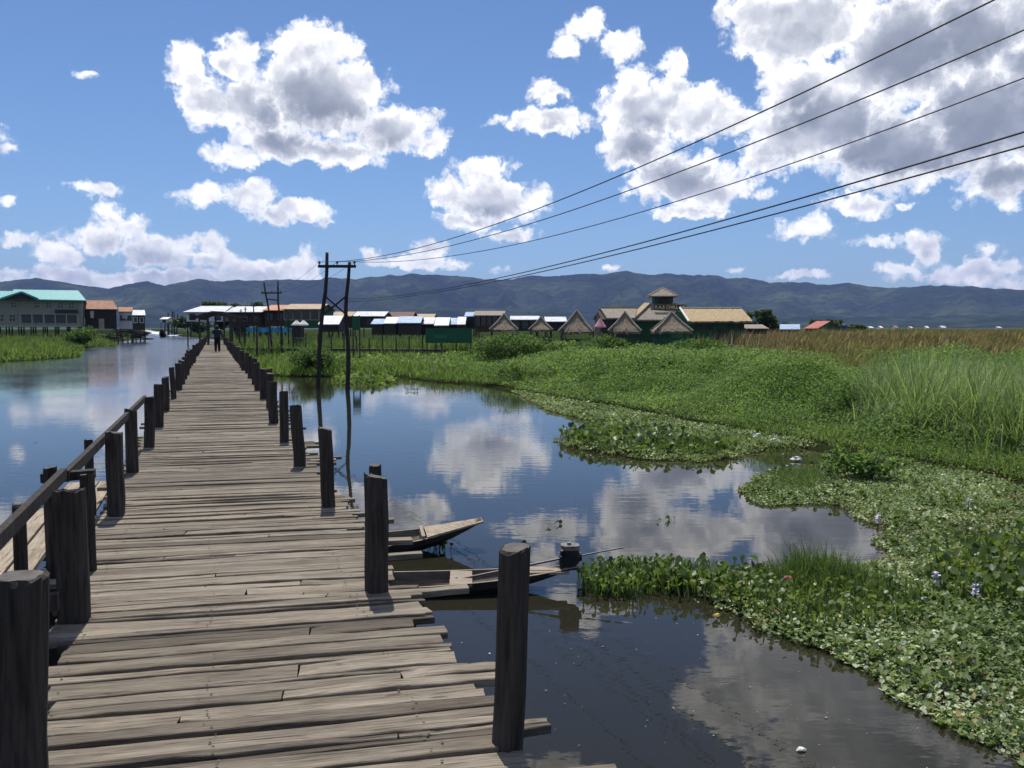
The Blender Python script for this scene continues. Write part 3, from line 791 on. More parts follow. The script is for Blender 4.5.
# ------------------------------------------------------------------ boats
FB = [tuple(range(8))[::-1], tuple(range(8, 16))] + [(k, (k + 1) % 8, 8 + (k + 1) % 8, 8 + k) for k in range(8)]
def canoe(root, L_, W_, rise0, rise1, depth, mats, nst=25, thick=.022, free=.17, tipw=.28):
    """plank canoe along +x of the root, keel below the water, both ends sweeping up; returns the hull parts"""
    def sect(f):
        e = abs(2 * f - 1)
        w = W_ / 2 * max(1 - e ** 2.6, 0) ** .75
        w = max(w, W_ / 2 * tipw * (1 if f > .5 else .8) * (1 - (e - .9) * 2 if e > .9 else 1))
        rz = (rise0 if f < .5 else rise1) * e ** 2.8
        return w, rz
    def shell(inner):
        vs = []
        for i_ in range(nst):
            f = i_ / (nst - 1); w, rz = sect(f)
            e = abs(2 * f - 1)
            x = (f - .5) * L_
            d = depth * (1 - e ** 3 * .82)
            g = free + rz
            bz = g - d - free * (1 - e ** 3)
            if inner:
                w -= thick; bz += .03; x *= .985
            hw = w * (.62 if not inner else .6)
            for (y, z) in ((-w, g), (-(w * .9), g - (g - bz) * .5), (-hw, bz + .015), (0, bz), (hw, bz + .015), (w * .9, g - (g - bz) * .5), (w, g)):
                vs.append((x, y, z))
        return vs
    o, i_ = shell(False), shell(True)
    vs = o + i_; n = 7; off = len(o); fo = []; fi = []; fr = []
    for a in range(nst - 1):
        for k in range(n - 1):
            p = a * n + k
            fo.append((p, p + 1, p + 1 + n, p + n)); fi.append((off + p, off + p + n, off + p + 1 + n, off + p + 1))
        for k in (0, n - 1):
            p = a * n + k; fr.append((p, p + n, off + p + n, off + p))
    for a in (0, nst - 1):
        for k in range(n - 1):
            p = a * n + k; fr.append((p, p + 1, off + p + 1, off + p))
    mw_ = root.matrix_basis
    me = bpy.data.meshes.new('hull')
    me.from_pydata(vs, [], fo + fi + fr)
    ob = link_mesh('hull', me, mats, root)
    me.polygons.foreach_set('material_index', [0] * len(fo) + [1] * len(fi) + [2] * len(fr))
    import bmesh
    bm = bmesh.new(); bm.from_mesh(me); bmesh.ops.recalc_face_normals(bm, faces=bm.faces[:]); bm.to_mesh(me); bm.free()
    return ob
def local(mb, name, mat, root):
    me = bpy.data.meshes.new(name); me.from_pydata(mb.v, [], mb.f); o = link_mesh(name, me, mat, root)
    import bmesh
    bm = bmesh.new(); bm.from_mesh(me); bmesh.ops.recalc_face_normals(bm, faces=bm.faces[:]); bm.to_mesh(me); bm.free()
    return o
BM = [M['boatdark'], M['boatin'], M['boatwood']]
# boat with the long-tail engine
tip = D(579, 569, 8.38); Lb = 5.2; hd = R(3.0)
c = tip - np.array([math.cos(hd), math.sin(hd), 0]) * Lb / 2
mot = thing('longtail_boat', 'narrow dark wooden boat with a black engine and long metal shaft', 'boat', (c[0], c[1], 0), hd)
canoe(mot, Lb, .60, .20, .12, .11, BM, free=.105, tipw=.26)
mb = MB(); mb.box((2.28, 0, .178), (.42, .22, .025)); local(mb, 'stern_deck', M['boatwood'], mot)
mb = MB(); mb.box((1.42, 0, .112), (.22, .48, .025)); local(mb, 'thwart', M['boatwood'], mot)
mb = MB(); mb.box((.1, 0, .098), (.2, .51, .025)); local(mb, 'thwart', M['boatwood'], mot)
eng = MB()
def block(z0, z1, a, b_, cx=2.51, ch=.3):
    return [(cx + sx * a, .02 + sy * b_, z) for z in (z0, z1) for sx, sy in ((-1, -1 + ch), (-1 + ch, -1), (1 - ch, -1), (1, -1 + ch), (1, 1 - ch), (1 - ch, 1), (-1 + ch, 1), (-1, 1 - ch))]
FB = [tuple(range(8))[::-1], tuple(range(8, 16))] + [(k, (k + 1) % 8, 8 + (k + 1) % 8, 8 + k) for k in range(8)]
eng.add(block(.27, .34, .075, .07), FB); eng.add(block(.345, .50, .092, .088), FB)
for k in range(5): eng.add(block(.36 + .028 * k, .372 + .028 * k, .104, .098), FB)
eng.tube([(2.60, .06, .40), (2.65, .06, .40)], .055, 12); eng.tube([(2.40, -.07, .46), (2.40, -.10, .52)], .018, 8); eng.box((2.41, .02, .37), (.05, .13, .11))
eo = local(eng, 'engine', M['iron'], mot)
mb = MB(); mb.add(block(.505, .555, .105, .09, ch=.4), FB); mb.tube([(2.50, .02, .555), (2.50, .02, .58)], .026, 10); local(mb, 'fuel_tank', mat_plain('worn_tank', (.20, .175, .15), .5, .6, 14), eo)
mb = MB(); mb.tube([(1.34, -.03, .165), (2.43, .0, .40)], .014, 8); mb.tube([(2.59, .02, .415), (3.06, .06, .50)], .009, 8); mb.tube([(1.31, -.03, .15), (1.39, -.03, .185)], .025, 8)
local(mb, 'drive_shaft', M['shaft'], eo)
mb = MB(); mb.tube([(2.42, .0, .23), (2.42, .0, .31)], .018, 8); mb.box((2.42, 0, .315), (.06, .06, .04)); local(mb, 'engine_bracket', M['iron'], eo)
for o_ in (eo, *eo.children, *[c_ for c_ in mot.children if c_.name.startswith('engine_bracket')]):
    for v_ in o_.data.vertices: v_.co = Vector((2.51 + (v_.co.x - 2.51) * (.86 if abs(v_.co.x - 2.51) < .2 else 1), v_.co.y * .86, .19 + (v_.co.z - .27) * .86))
# second boat, pointing a little away
tip = D(483, 517, 9.95); Lb = 4.6; hd = R(10)
c = tip - np.array([math.cos(hd), math.sin(hd), 0]) * Lb / 2
ob = thing('canoe', 'empty wooden canoe with a pale upturned bow moored beside the footbridge', 'boat', (c[0], c[1], 0), hd)
canoe(ob, Lb, .80, .18, .21, .11, BM, free=.12, tipw=.24)
mb = MB()
mb.prism([(1.62, -.26, .195), (2.29, -.10, .315), (2.29, .10, .315), (1.62, .26, .195)], (0, 0, .02)); local(mb, 'bow_deck', M['bench'], ob)
mb = MB(); mb.box((1.58, 0, .195), (.04, .52, .07)); local(mb, 'breakwater', M['boatwood'], ob)
mb = MB(); mb.box((.7, 0, .14), (.22, .57, .025)); local(mb, 'thwart', M['boatwood'], ob)

# motor boat running up the channel
c = P(163, 337, 0); far_ = thing('motor_boat', 'small dark motor boat coming down the channel ahead of its white wake', 'boat', (c[0], c[1], 0), R(100))
far_.rotation_euler = (0, R(-5), R(-72))
canoe(far_, 9.0, 2.0, .5, 1.1, .15, [M['boatdark'], M['boatin'], M['boatdark']], free=.75)
mb = MB(); mb.add([(-3.2 + sx * .45, sy * .35, z) for z in (.55, 1.5) for sx, sy in ((-1, -.6), (-.6, -1), (.6, -1), (1, -.6), (1, .6), (.6, 1), (-.6, 1), (-1, .6))], FB); mb.tube([(-3.6, 0, 1.0), (-6.0, 0, .0)], .06, 6); local(mb, 'engine', M['iron'], far_)
mb = MB(); mb.add([(.3 + sx * 1.3, sy * .72, z * (1 - .25 * (z > 1))) for z in (.45, 1.55) for sx, sy in ((-1, -.6), (-.6, -1), (.6, -1), (1, -.6), (1, .6), (.6, 1), (-.6, 1), (-1, .6))], FB)
crate_ = local(mb, 'cargo_cover', M['boatin'], far_)

# ------------------------------------------------------------------ people (grown from a jointed skeleton)
def figure(name, label, loc, rz, joints, bones, rad, paint, mats, sub=2):
    """one continuous skinned body; paint(centre) -> material index"""
    root = thing(name, label, 'person', loc, rz)
    me = bpy.data.meshes.new('skeleton')
    names = list(joints)
    me.from_pydata([joints[n] for n in names], [(names.index(a), names.index(b)) for a, b in bones], [])
    tmp = bpy.data.objects.new('skeleton', me); COL.objects.link(tmp)
    sk = tmp.modifiers.new('skin', 'SKIN'); sk.use_smooth_shade = True
    if not me.skin_vertices: me.skin_vertices.new()
    for k, n_ in enumerate(names):
        d = me.skin_vertices[0].data[k]; r_ = rad[n_]
        d.radius = r_ if isinstance(r_, tuple) else (r_, r_); d.use_root = (n_ == 'pelvis')
    su = tmp.modifiers.new('sub', 'SUBSURF'); su.levels = sub; su.render_levels = sub
    dg = bpy.context.evaluated_depsgraph_get()
    body = bpy.data.meshes.new_from_object(tmp.evaluated_get(dg))
    bpy.data.objects.remove(tmp)
    body.materials.clear()
    bo = link_mesh('body', body, mats, root)
    body.polygons.foreach_set('material_index', [paint(p.center) for p in body.polygons])
    body.polygons.foreach_set('use_smooth', [True] * len(body.polygons))
    return root
J = dict(pelvis=(0, 0, .92), belly=(0, -.01, 1.08), chest=(0, -.02, 1.30), neck=(0, 0, 1.45), head=(0, .03, 1.56), crown=(0, .02, 1.66),
         shl=(-.19, -.01, 1.40), ell=(-.29, -.05, 1.13), wrl=(-.29, .06, .90), hal=(-.28, .09, .82),
         shr=(.19, -.01, 1.40), elr=(.29, -.06, 1.13), wrr=(.31, -.02, .90), har=(.31, .0, .82),
         hil=(-.09, 0, .88), knl=(-.10, .07, .49), anl=(-.10, -.06, .09), tol=(-.10, .10, .03),
         hir=(.09, 0, .88), knr=(.10, -.03, .49), anr=(.11, -.20, .12), tor=(.11, -.06, .03))
RAD = dict(pelvis=(.18, .13), belly=(.22, .16), chest=(.25, .17), neck=.055, head=(.085, .10), crown=.06, shl=.09, ell=.065, wrl=.032, hal=(.04, .022),
           shr=.09, elr=.065, wrr=.032, har=(.04, .022), hil=.125, knl=.10, anl=.075, tol=.035, hir=.125, knr=.10, anr=.075, tor=.035)
BN = [('pelvis','belly'),('belly','chest'),('chest','neck'),('neck','head'),('head','crown'),('chest','shl'),('shl','ell'),('ell','wrl'),('wrl','hal'),('chest','shr'),('shr','elr'),('elr','wrr'),('wrr','har'),('pelvis','hil'),('hil','knl'),('knl','anl'),('anl','tol'),('pelvis','hir'),('hir','knr'),('knr','anr'),('anr','tor')]
def paint(c):
    if c.z < .12: return 3
    if c.z < .96 and abs(c.x) < .23: return 1
    if c.z > 1.44: return 2
    if abs(c.x) > .22 and c.z < .93: return 2
    return 0
pc = P(217.5, 352, DECK + .003)
man = figure('person', 'person in a navy shirt and black trousers walking away along the footbridge', pc, BR, J, BN, RAD, paint, [M['navy'], M['trousers'], M['skin'], M['shoe']])
man.scale = (1.06, 1.06, 1.06)
mb = MB(); mb.tube([(0, .0, 1.50), (0, -.03, 1.55), (0, .0, 1.63), (0, .03, 1.70), (0, .035, 1.735)], [.07, .108, .115, .085, .03], 12); local(mb, 'hair', M['hair'], man)
bagl = DIR * -.02 + PER * -.27
JS = dict(pelvis=(0, 0, .52), belly=(.0, -.02, .70), chest=(0, -.03, .92), neck=(0, 0, 1.08), head=(0, .03, 1.19), crown=(0, .02, 1.29),
          shl=(-.18, 0, 1.02), ell=(-.27, .05, .78), wrl=(-.22, .26, .66), hal=(-.2, .33, .66), shr=(.18, 0, 1.02), elr=(.27, -.12, .80), wrr=(.27, -.30, .72), har=(.27, -.37, .72),
          hil=(-.09, .05, .50), knl=(-.13, .42, .55), anl=(-.13, .45, .12), tol=(-.13, .6, .06), hir=(.09, .05, .50), knr=(.13, .42, .55), anr=(.13, .45, .12), tor=(.13, .6, .06))
def paint2(c): return 1 if c.z < .62 and abs(c.x) < .22 else (2 if c.z > 1.07 or abs(c.y) > .22 and c.z > .6 else 0)
mbp = P(163, 337, 0) + np.array([math.cos(R(-72)), math.sin(R(-72)), 0]) * -2.2
drv = figure('person', 'person in dark clothes sitting at the stern of the speeding motor boat', mbp + np.array([0, 0, .85]), R(-162), JS, BN, RAD, paint2, [M['navy'], M['trousers'], M['skin'], M['shoe']])
sb_ = thing('shoulder_bag', 'pale grey shoulder bag hanging at the side of the walking person', 'bag', pc + bagl + np.array([0, 0, 1.0]), BR)
mb = MB(); mb.tube([(0, 0, -.02), (0, 0, .05), (0, 0, .2), (0, 0, .30)], [.07, .12, .11, .05], 10); local(mb, 'pouch', M['bag'], sb_)
mb = MB(); mb.tube([(0, 0, .28), (.06, .02, .42), (.12, .0, .46)], .015, 6); local(mb, 'strap', M['bag'], sb_)

# ------------------------------------------------------------------ power line
def hframe(label, px, Y, crossy, braces=True, group=None):
    (x0b, y0b, x0t, y0t), (x1b, y1b, x1t, y1t) = px
    base = D((x0b + x1b) / 2, 345, Y); base[2] = 0
    root = thing('power_pole', label, 'power pole', base, 0, group)
    ends = []
    for (xb, yb, xt, yt) in px:
        a = D(xb, yb, Y); a[2] = -.8; t = D(xt, yt, Y)
        pts = []; rr_ = []
        for k in range(9):
            f = k / 8; q = a + (t - a) * f
            q = q + np.array([.07 * math.sin(f * 6 + xb), .05 * math.sin(f * 5), 0]) * math.sin(math.pi * f) * (2 if f > .5 else 1)
            pts.append(q); rr_.append(.105 - .035 * f)
        mb = MB(); mb.tube(pts, rr_, 9); mb.build('post', M['pole'], root, True)
        ends.append((a, t))
    def on(k, y):
        a, t = ends[k]; q = D(px[k][2], y, Y); f = (q[2] - a[2]) / (t[2] - a[2]); return a + (t - a) * f
    l, r = on(0, crossy[0]), on(1, crossy[0]); d = (r - l); ln = np.linalg.norm(d); d = d / ln
    off = np.array([0, -.11, 0])
    A_, B_ = l - d * .32 + off, r + d * .30 + off
    mb = MB(); mb.beam(A_, B_, .10, .12); mb.build('crossarm', M['pole'], root)
    ins = []
    for q in (A_ + d * .06, (l + r) / 2 + off, B_ - d * .06):
        mb = MB(); mb.tube([q + [0, 0, .06], q + [0, 0, .11], q + [0, 0, .13], q + [0, 0, .19], q + [0, 0, .22]], [.02, .02, .055, .05, .025], 10); mb.build('insulator', M['porcelain'], root); ins.append(q + np.array([0, 0, .19]))
    if braces:
        for (a, b_, yo) in ((on(0, crossy[1]), on(1, crossy[2]), -.10), (on(1, crossy[1]), on(0, crossy[2]), -.17)):
            mb = MB(); mb.beam(a + [0, yo, 0], b_ + [0, yo, 0], .06, .07); mb.build('brace', M['pole'], root)
    else:
        mb = MB(); mb.beam(on(0, crossy[1]) + off, on(1, crossy[1]) + off + [0, 0, -.12], .08, .1); mb.build('brace', M['pole'], root)
    return root, ins, on(1, 300)
hp, INS, LOW = hframe('tall twin-post power pole standing in open water with crossed braces', ((316.5, 388, 327, 252.5), (346, 391, 349.5, 262)), 36.6, (266.5, 295, 316))
hp2, INS2, LOW2 = hframe('farther twin-post power pole with leaning posts beside the village', ((274, 345, 264, 282), (282.5, 347, 278, 281)), 76, (293, 299), False)

def wire(label, a, b, thru, tmax=1.32, far=None):
    """hanging cable from a towards b; its sag is set so that it passes pixel row thru at column 512"""
    a = np.array(a); b = np.array(b)
    t = np.linspace(0, 1, 2000)[:, None]; q = a + (b - a) * t
    y_ = q[:, 1] * math.cos(PITCH) - (q[:, 2] - CZ) * math.sin(PITCH); z_ = q[:, 1] * math.sin(PITCH) + (q[:, 2] - CZ) * math.cos(PITCH)
    xs = 512 + FPX * q[:, 0] / y_; k = int(np.argmin(abs(xs - 512))); tk = float(t[k, 0])
    ys = 384 - FPX * z_[k] / y_[k]
    sag = max((thru - ys) * y_[k] / FPX / (4 * tk * (1 - tk)), .05)
    pts = []
    for f in np.linspace(0, tmax, 41):
        p = a + (b - a) * f; pts.append(p - np.array([0, 0, 4 * sag * f * (1 - f)]))
    mb = MB(); mb.tube(pts, .0105, 6)
    tag(mb.build('power_cable', M['wire'], None), label, 'cable', 'cables of the power line')
wire('highest of the five black power cables crossing the sky', INS[0], P(1024, -15, 6.3), 218)
wire('second power cable from the top, crossing the big grey cloud', INS[1], P(1024, 30, 6.3), 229)
wire('middle power cable below the two highest ones', INS[2], P(1024, 78, 6.3), 245)
wire('upper cable of the low close pair in front of the hills', LOW + [0, -.1, .04], P(1024, 132, 4.55), 275)
wire('lowest of the five cables, under its close neighbour', LOW + [0, -.12, -.08], P(1024, 146, 4.55), 278)
for k in range(3):                       # the line goes on to the village
    mb = MB(); pts = [np.array(INS[k]) * (1 - f) + np.array(INS2[k]) * f - np.array([0, 0, 4 * .5 * f * (1 - f)]) for f in np.linspace(0, 1, 15)]
    mb.tube(pts, .007, 5)
    tag(mb.build('power_cable', M['wire'], None), ['leftmost thin cable running from the tall pole back to the leaning pole', 'middle thin cable running from the tall pole back to the leaning pole', 'rightmost thin cable running from the tall pole back to the leaning pole'][k], 'cable', 'cables of the power line')
# ------------------------------------------------------------------ village
def house(name, label, cat, x0, x1, yr, ye, yw, Y, depth, roof, wall, nwin=0, winy=None, ridge=None, over=.5, stilts=True, group=None, door=None, rot=0.0, frame='frame', winw=.9, winh=.9, sheds=None):
    xl, xr = D(x0, ye, Y)[0], D(x1, ye, Y)[0]
    mid = (xl + xr) / 2; kx = math.cos(rot)
    xl, xr = mid + (xl - mid) * kx, mid + (xr - mid) * kx
    zr = D(x0, yr, Y + depth / 2)[2]; ze = D(x0, ye, Y - over)[2]; zw = max(D(x0, yw, Y)[2], .35)
    root = thing(name, label, cat, (mid, Y, 0), rot, group)
    inset = min(.4, (xr - xl) * .05)
    zwt = ze + (zr - ze) * over / (depth / 2 + over)
    mb = MB()
    mb.prism([(xl + inset, Y, zw), (xl + inset, Y, zwt - .06), (xl + inset, Y + depth / 2, zr - .12), (xl + inset, Y + depth, zwt - .06), (xl + inset, Y + depth, zw)], (xr - xl - 2 * inset, 0, 0))
    mb.build('wall', M[wall], root)
    mb = MB(); th = .09
    r0, r1 = (xl, xr) if ridge is None else ((D(ridge[0], yr, Y)[0] - mid) * kx + mid, (D(ridge[1], yr, Y)[0] - mid) * kx + mid)
    for sgn in (0, 1):
        ye_ = Y - over if sgn == 0 else Y + depth + over
        a = [(xl, ye_, ze), (xr, ye_, ze), (r1, Y + depth / 2, zr), (r0, Y + depth / 2, zr)]
        mb.prism(a, (0, 0, th))
    mb.build('roof', M[roof], root)
    zc = D(x0, winy, Y)[2] if winy else (zw + zwt) / 2
    if nwin:
        for k in range(nwin):
            xc = xl + inset + (xr - xl - 2 * inset) * (k + .5) / nwin
            mb = MB()
            for dx, dz, sx, sz in ((-winw / 2, 0, .1, winh + .2), (winw / 2, 0, .1, winh + .2)): mb.box((xc + dx, Y - .04, zc + dz), (sx, .08, sz))
            for dz in (-winh / 2 - .05, winh / 2 + .05): mb.box((xc, Y - .04, zc + dz), (winw - .1, .075, .1))
            w = mb.build('window', M[frame], root)
            mb = MB(); mb.box((xc, Y - .012, zc), (winw - .1, .02, winh)); mb.build('pane', M['glass'], w)
    if door is not None:
        xd = D(door, ye, Y)[0]
        mb = MB(); mb.box((xd, Y - .03, zw + .95), (.9, .06, 1.9)); mb.build('door', M['frame'], root)
    if stilts:
        n = max(2, min(9, int((xr - xl) / 2.2)))
        for k in range(n):
            xc = xl + inset + .1 + (xr - xl - 2 * inset - .2) * k / (n - 1)
            for yy in (Y + .15, Y + depth - .15):
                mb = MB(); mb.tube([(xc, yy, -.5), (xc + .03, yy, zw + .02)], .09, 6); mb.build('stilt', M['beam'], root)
    return root

# --- left shore
def teal_house():
    Y = 148.0; dp = 9.0
    X40 = D(40, 310, Y)[0]
    x = lambda px: X40 + (D(px, 310, Y)[0] - X40) * .90
    z = lambda py: D(10, py, Y)[2]
    root = thing('stilt_house', 'large two storey olive stilt house with a bright teal roof', 'house', (x(40), Y, 0), R(24))
    mb = MB(); mb.box(((x(-30) + x(81)) / 2, Y + dp / 2, (z(299.5) + z(326.5)) / 2), (x(81) - x(-30), dp, z(299.5) - z(326.5))); mb.build('wall', M['olive'], root)
    # roof: hipped on the right, lower wing at the left
    mb = MB()
    E_ = [(x(12), Y - .9, z(299.2)), (x(86.5), Y - .9, z(299.8)), (x(84), Y + dp + .9, z(299.6)), (x(12), Y + dp + .9, z(299.6))]
    Rg = [(x(12), Y + dp / 2, z(288.8)), (x(77), Y + dp / 2, z(288.8))]
    mb.add(E_ + Rg + [(q[0], q[1], q[2] - .18) for q in E_], [(0, 1, 5, 4), (1, 2, 5), (2, 3, 4, 5), (3, 0, 4), (6, 7, 8, 9), (0, 1, 7, 6), (1, 2, 8, 7), (2, 3, 9, 8), (3, 0, 6, 9)])
    E2 = [(x(-40), Y - 1.3, z(299.4)), (x(11.9), Y - 1.3, z(299.4)), (x(11.9), Y + dp, z(299.4)), (x(-40), Y + dp, z(299.4))]
    R2 = [(x(-40), Y + dp / 2, z(290.5)), (x(11.9), Y + dp / 2, z(290.5))]
    mb.add(E2 + R2, [(0, 1, 5, 4), (1, 2, 5), (2, 3, 4, 5), (3, 0, 4), (0, 3, 2, 1)])
    rf = mb.build('roof', M['teal'], root)
    mb = MB(); mb.prism([(x(5), Y - 1.6, z(299.3)), (x(39), Y - 1.6, z(299.3)), (x(24), Y - 1.6, z(293.3))], (0, 4.2, 0)); mb.build('gable', M['darkwall'], rf)
    mb = MB()
    for a, b_ in (((4, 299.4), (24, 292.6)), ((24, 292.6), (40, 299.4))): mb.beam((x(a[0]), Y - 1.75, z(a[1])), (x(b_[0]), Y - 1.75, z(b_[1])), .3, .28)
    mb.build('bargeboard', M['teal'], rf)
    def win(px, py, w, h):
        f = MB(); cx, cz = x(px), z(py)
        for s_ in (-1, 1): f.box((cx + s_ * w / 2, Y - .06, cz), (.12, .12, h + .24))
        for s_ in (-1, 0, 1): f.box((cx, Y - .06, cz + s_ * h / 2), (w - .12, .10, .1))
        f.box((cx, Y - .05, cz), (.08, .08, h - .1))
        wo = f.build('window', M['frame'], root)
        p = MB(); p.box((cx, Y - .012, cz), (w - .12, .02, h)); p.build('pane', M['glass'], wo)
    for px in (15, 37.5, 49, 60.5, 71): win(px, 305, .95, .95)
    for px in (2, 13): win(px, 318, 1.0, 1.2)
    for px in (27, 38.5, 49.8, 60.5, 71): 
        m2 = MB(); m2.box((x(px), Y - .03, z(318.8)), (1.55, .05, 1.35)); m2.build('bay_opening', M['glass'], root)
    mb = MB(); mb.box(((x(20) + x(78)) / 2, Y - .35, z(314)), (x(78) - x(20), .7, .14)); mb.build('balcony_floor', M['frame'], root); mb = MB(); mb.box(((x(-30) + x(80)) / 2, Y - .5, z(326.2)), (x(80) - x(-30), 1.0, .18)); mb.build('balcony_floor', M['frame'], root)
    for px in np.arange(21, 79, 11.3):
        mb = MB(); mb.box((x(px), Y - .65, (z(314) + z(326)) / 2), (.16, .16, z(314) - z(326))); mb.build('veranda_post', M['frame'], root)
    mb = MB(); mb.box(((x(55) + x(78)) / 2, Y - .72, z(311.5)), (x(78) - x(55), .05, .7)); mb.build('balcony_rail', M['darkwall'], root)
    for px in np.arange(-28, 80, 11.8):
        for yy in (Y - .6, Y + 3, Y + 7):
            mb = MB(); mb.tube([(x(px), yy, -.5), (x(px), yy, z(326.4))], .12, 6); mb.build('stilt', M['beam'], root)
teal_house()
h2 = house('stilt_house', 'rust roofed stilt house hung with white cloth beside the teal roofed one', 'house', 83, 118, 301, 309.5, 329, 158, 9, 'rust', 'darkwall', 0, ridge=(82, 113), door=101, rot=R(25))
h3 = house('stilt_house', 'small stilt house with white walls and a rusty roof, second from the channel', 'house', 118.5, 133, 307.5, 312, 329, 166, 7, 'rust', 'white', 2, 318, frame='darkwall', winw=.8, winh=.8, rot=R(25))
h4 = house('stilt_house', 'pale roofed stilt house standing last before the open channel', 'house', 131.5, 145.5, 310.5, 315.5, 330, 176, 7, 'zinc', 'darkwall', 2, 320, frame='white', winw=.7, winh=1.0, rot=R(25))
def cloth(label, x0, x1, y0, y1, Y, mat):
    """washing on a line: hanging sheet with folds"""
    n = 14; vs = []; fs = []
    for j in range(2):
        for k in range(n):
            f = k / (n - 1); q = D(x0 + (x1 - x0) * f, y0 if j == 0 else y1, Y)
            vs.append((q[0], Y + .12 * math.sin(k * 1.7) * (.3 + j), q[2] - (0 if j == 0 else .1 * math.sin(k * 2.3))))
    fs = [(k, k + 1, k + 1 + n, k + n) for k in range(n - 1)]
    mb = MB(); mb.add(vs, fs); mb.add([(v[0], v[1] + .02, v[2]) for v in vs], fs)
    o = mb.build('laundry', M[mat], None); tag(o, label, 'laundry'); return o
cloth('white washing hung out under the rust roof near the teal house', 81.5, 94, 311, 318, 157.2, 'canvas')
cloth('pale washing hanging on the platform of the white walled stilt house', 122, 127.5, 313, 318.5, 165.2, 'canvas')

jt = thing('jetty', 'low dark wooden jetty with rough posts before the pale roofed stilt house', 'jetty', D(130, 333, 150) * [1, 1, 0])
a, b_ = D(112, 333, 146), D(147, 333, 156); a[2] = b_[2] = .55
mb = MB(); mb.beam(a, b_, 2.2, .14); mb.build('deck', M['beam'], jt)
for k in range(9):
    q = a + (b_ - a) * (k / 8) + np.array([0, -1.05, 0]); mb = MB(); mb.tube([q + [0, 0, -1.2], q + [rng.uniform(-.2, .2), 0, rng.uniform(.3, 1.5)]], .10, 6); mb.build('post', M['beam'], jt)
for k, (px, s_, lb) in enumerate(((121, 1.4, 'dark heap of old timber at the left of the low jetty'), (137, 1.1, 'smaller dark heap of old timber near the channel end of the jetty'))):
    q = a + (b_ - a) * ((px - 112) / 35); root = thing('timber_heap', lb, 'timber heap', (q[0], q[1], .62)); mb = MB()
    for n_ in range(14):
        o = np.array([rng.normal(0, s_), rng.normal(0, .4), .1 + .09 * n_ * s_]); an = rng.uniform(-.5, .5); dv = np.array([math.cos(an), math.sin(an) * .5, rng.normal(0, .12)]) * s_ * 1.3
        mb.beam(q + [0, 0, .07] + o - dv, q + [0, 0, .07] + o + dv, .16, .14)
    mb.build('timbers', M['beam'], root)
# --- across the end of the footbridge
house('long_house', 'white walled house on dark stilts left of the bridge gate', 'house', 184, 226, 306.6, 312.5, 321.5, 124, 9, 'zinc', 'white', 3, 317, frame='darkwall', winw=.8, winh=.7, ridge=(190, 222))
house('long_house', 'dark brown long house with a pale sheet roof behind the bridge gate', 'house', 226.5, 263, 307, 312.5, 326, 122, 9, 'zinc', 'redwall', 3, 319, frame='darkwall')
house('long_house', 'low brown house with a red orange roof between the dark ones', 'house', 263.5, 286, 305.5, 310.8, 326, 120, 8, 'orange', 'redwall', 2, 317, frame='darkwall')
house('long_house', 'tall green timber house under a long tan roof with four windows', 'house', 282, 321, 304.6, 309.6, 328, 112, 9, 'tan', 'greenwall', 4, 315, frame='tan', winw=1.1, winh=1.2)
house('shed', 'small shed with a bluish white tarpaulin roof behind the power pole', 'shed', 319, 340, 316.5, 325, 332, 92, 4, 'zinc', 'darkwall', 0)
house('long_house', 'brown walled house with an orange tan roof behind the tall pole', 'house', 330, 352, 312.2, 316.6, 328, 128, 8, 'tan', 'redwall', 2, 322, frame='darkwall')
house('long_house', 'brown walled house under a bright white sheet roof right of the tall pole', 'house', 352.3, 385, 312, 316.6, 328, 128.5, 8, 'zinc', 'redwall', 3, 322, frame='darkwall')
house('long_house', 'house with a dull dark red roof between white and tan ones', 'house', 384, 413, 312.4, 317.4, 328, 140, 8, 'brownroof', 'redwall', 2, 322, frame='darkwall')
house('long_house', 'far low house with a small tan roof above the white sheds', 'house', 411, 434, 314.4, 318.6, 328, 150, 8, 'tan', 'darkwall', 2, 322, frame='darkwall')
for (a, b_, y0, y1, mt, lb) in ((371, 383.5, 319.5, 324.5, 'bluezinc', 'low shed with a pale blue roof, leftmost of the sheds behind the marsh'),
                                 (383.7, 396.5, 317.6, 324, 'white', 'low white shed between two bluish roofed sheds'),
                                 (396.7, 421, 317, 323.5, 'bluezinc', 'longest low shed with a light blue sheet roof'),
                                 (421.2, 434, 318, 324.5, 'zinc', 'small zinc roofed shed next to the longest blue roofed shed'),
                                 (434.2, 449, 318, 326, 'white', 'white shed behind the big green board'),
                                 (449.2, 456.5, 318.5, 325, 'bluezinc', 'narrow blue roofed shed at the end of the white ones'),
                                 (456.7, 465.5, 317.5, 325, 'zinc', 'narrow pale shed touching the dark long house')):
    house('shed', lb, 'shed', a, b_, y0, y1, 335, 108 + rng.uniform(-2, 2), 5, mt, 'darkwall', 0, over=.3, group='low sheds of the village')
house('shed', 'lean-to with a small bright blue roof beside the dark long house', 'shed', 464.5, 475, 312.6, 316.8, 329, 112, 6, 'bluezinc', 'darkwall', 0)
house('long_house', 'dark brown long house with a pale grey roof left of the thatched huts', 'house', 473.5, 505, 311.6, 316, 332, 100, 8, 'straw2', 'redwall', 5, 321, frame='darkwall', winw=.7, winh=1.2)
house('long_house', 'low green walled house with a white roof between the first two huts', 'house', 510, 540, 316.6, 320.2, 331, 104, 6, 'zinc', 'greenwall', 3, 325, frame='darkwall')
house('shed', 'small white roofed shed behind the second hut', 'shed', 545, 567, 317.4, 322, 331, 116, 6, 'zinc', 'darkwall', 0)
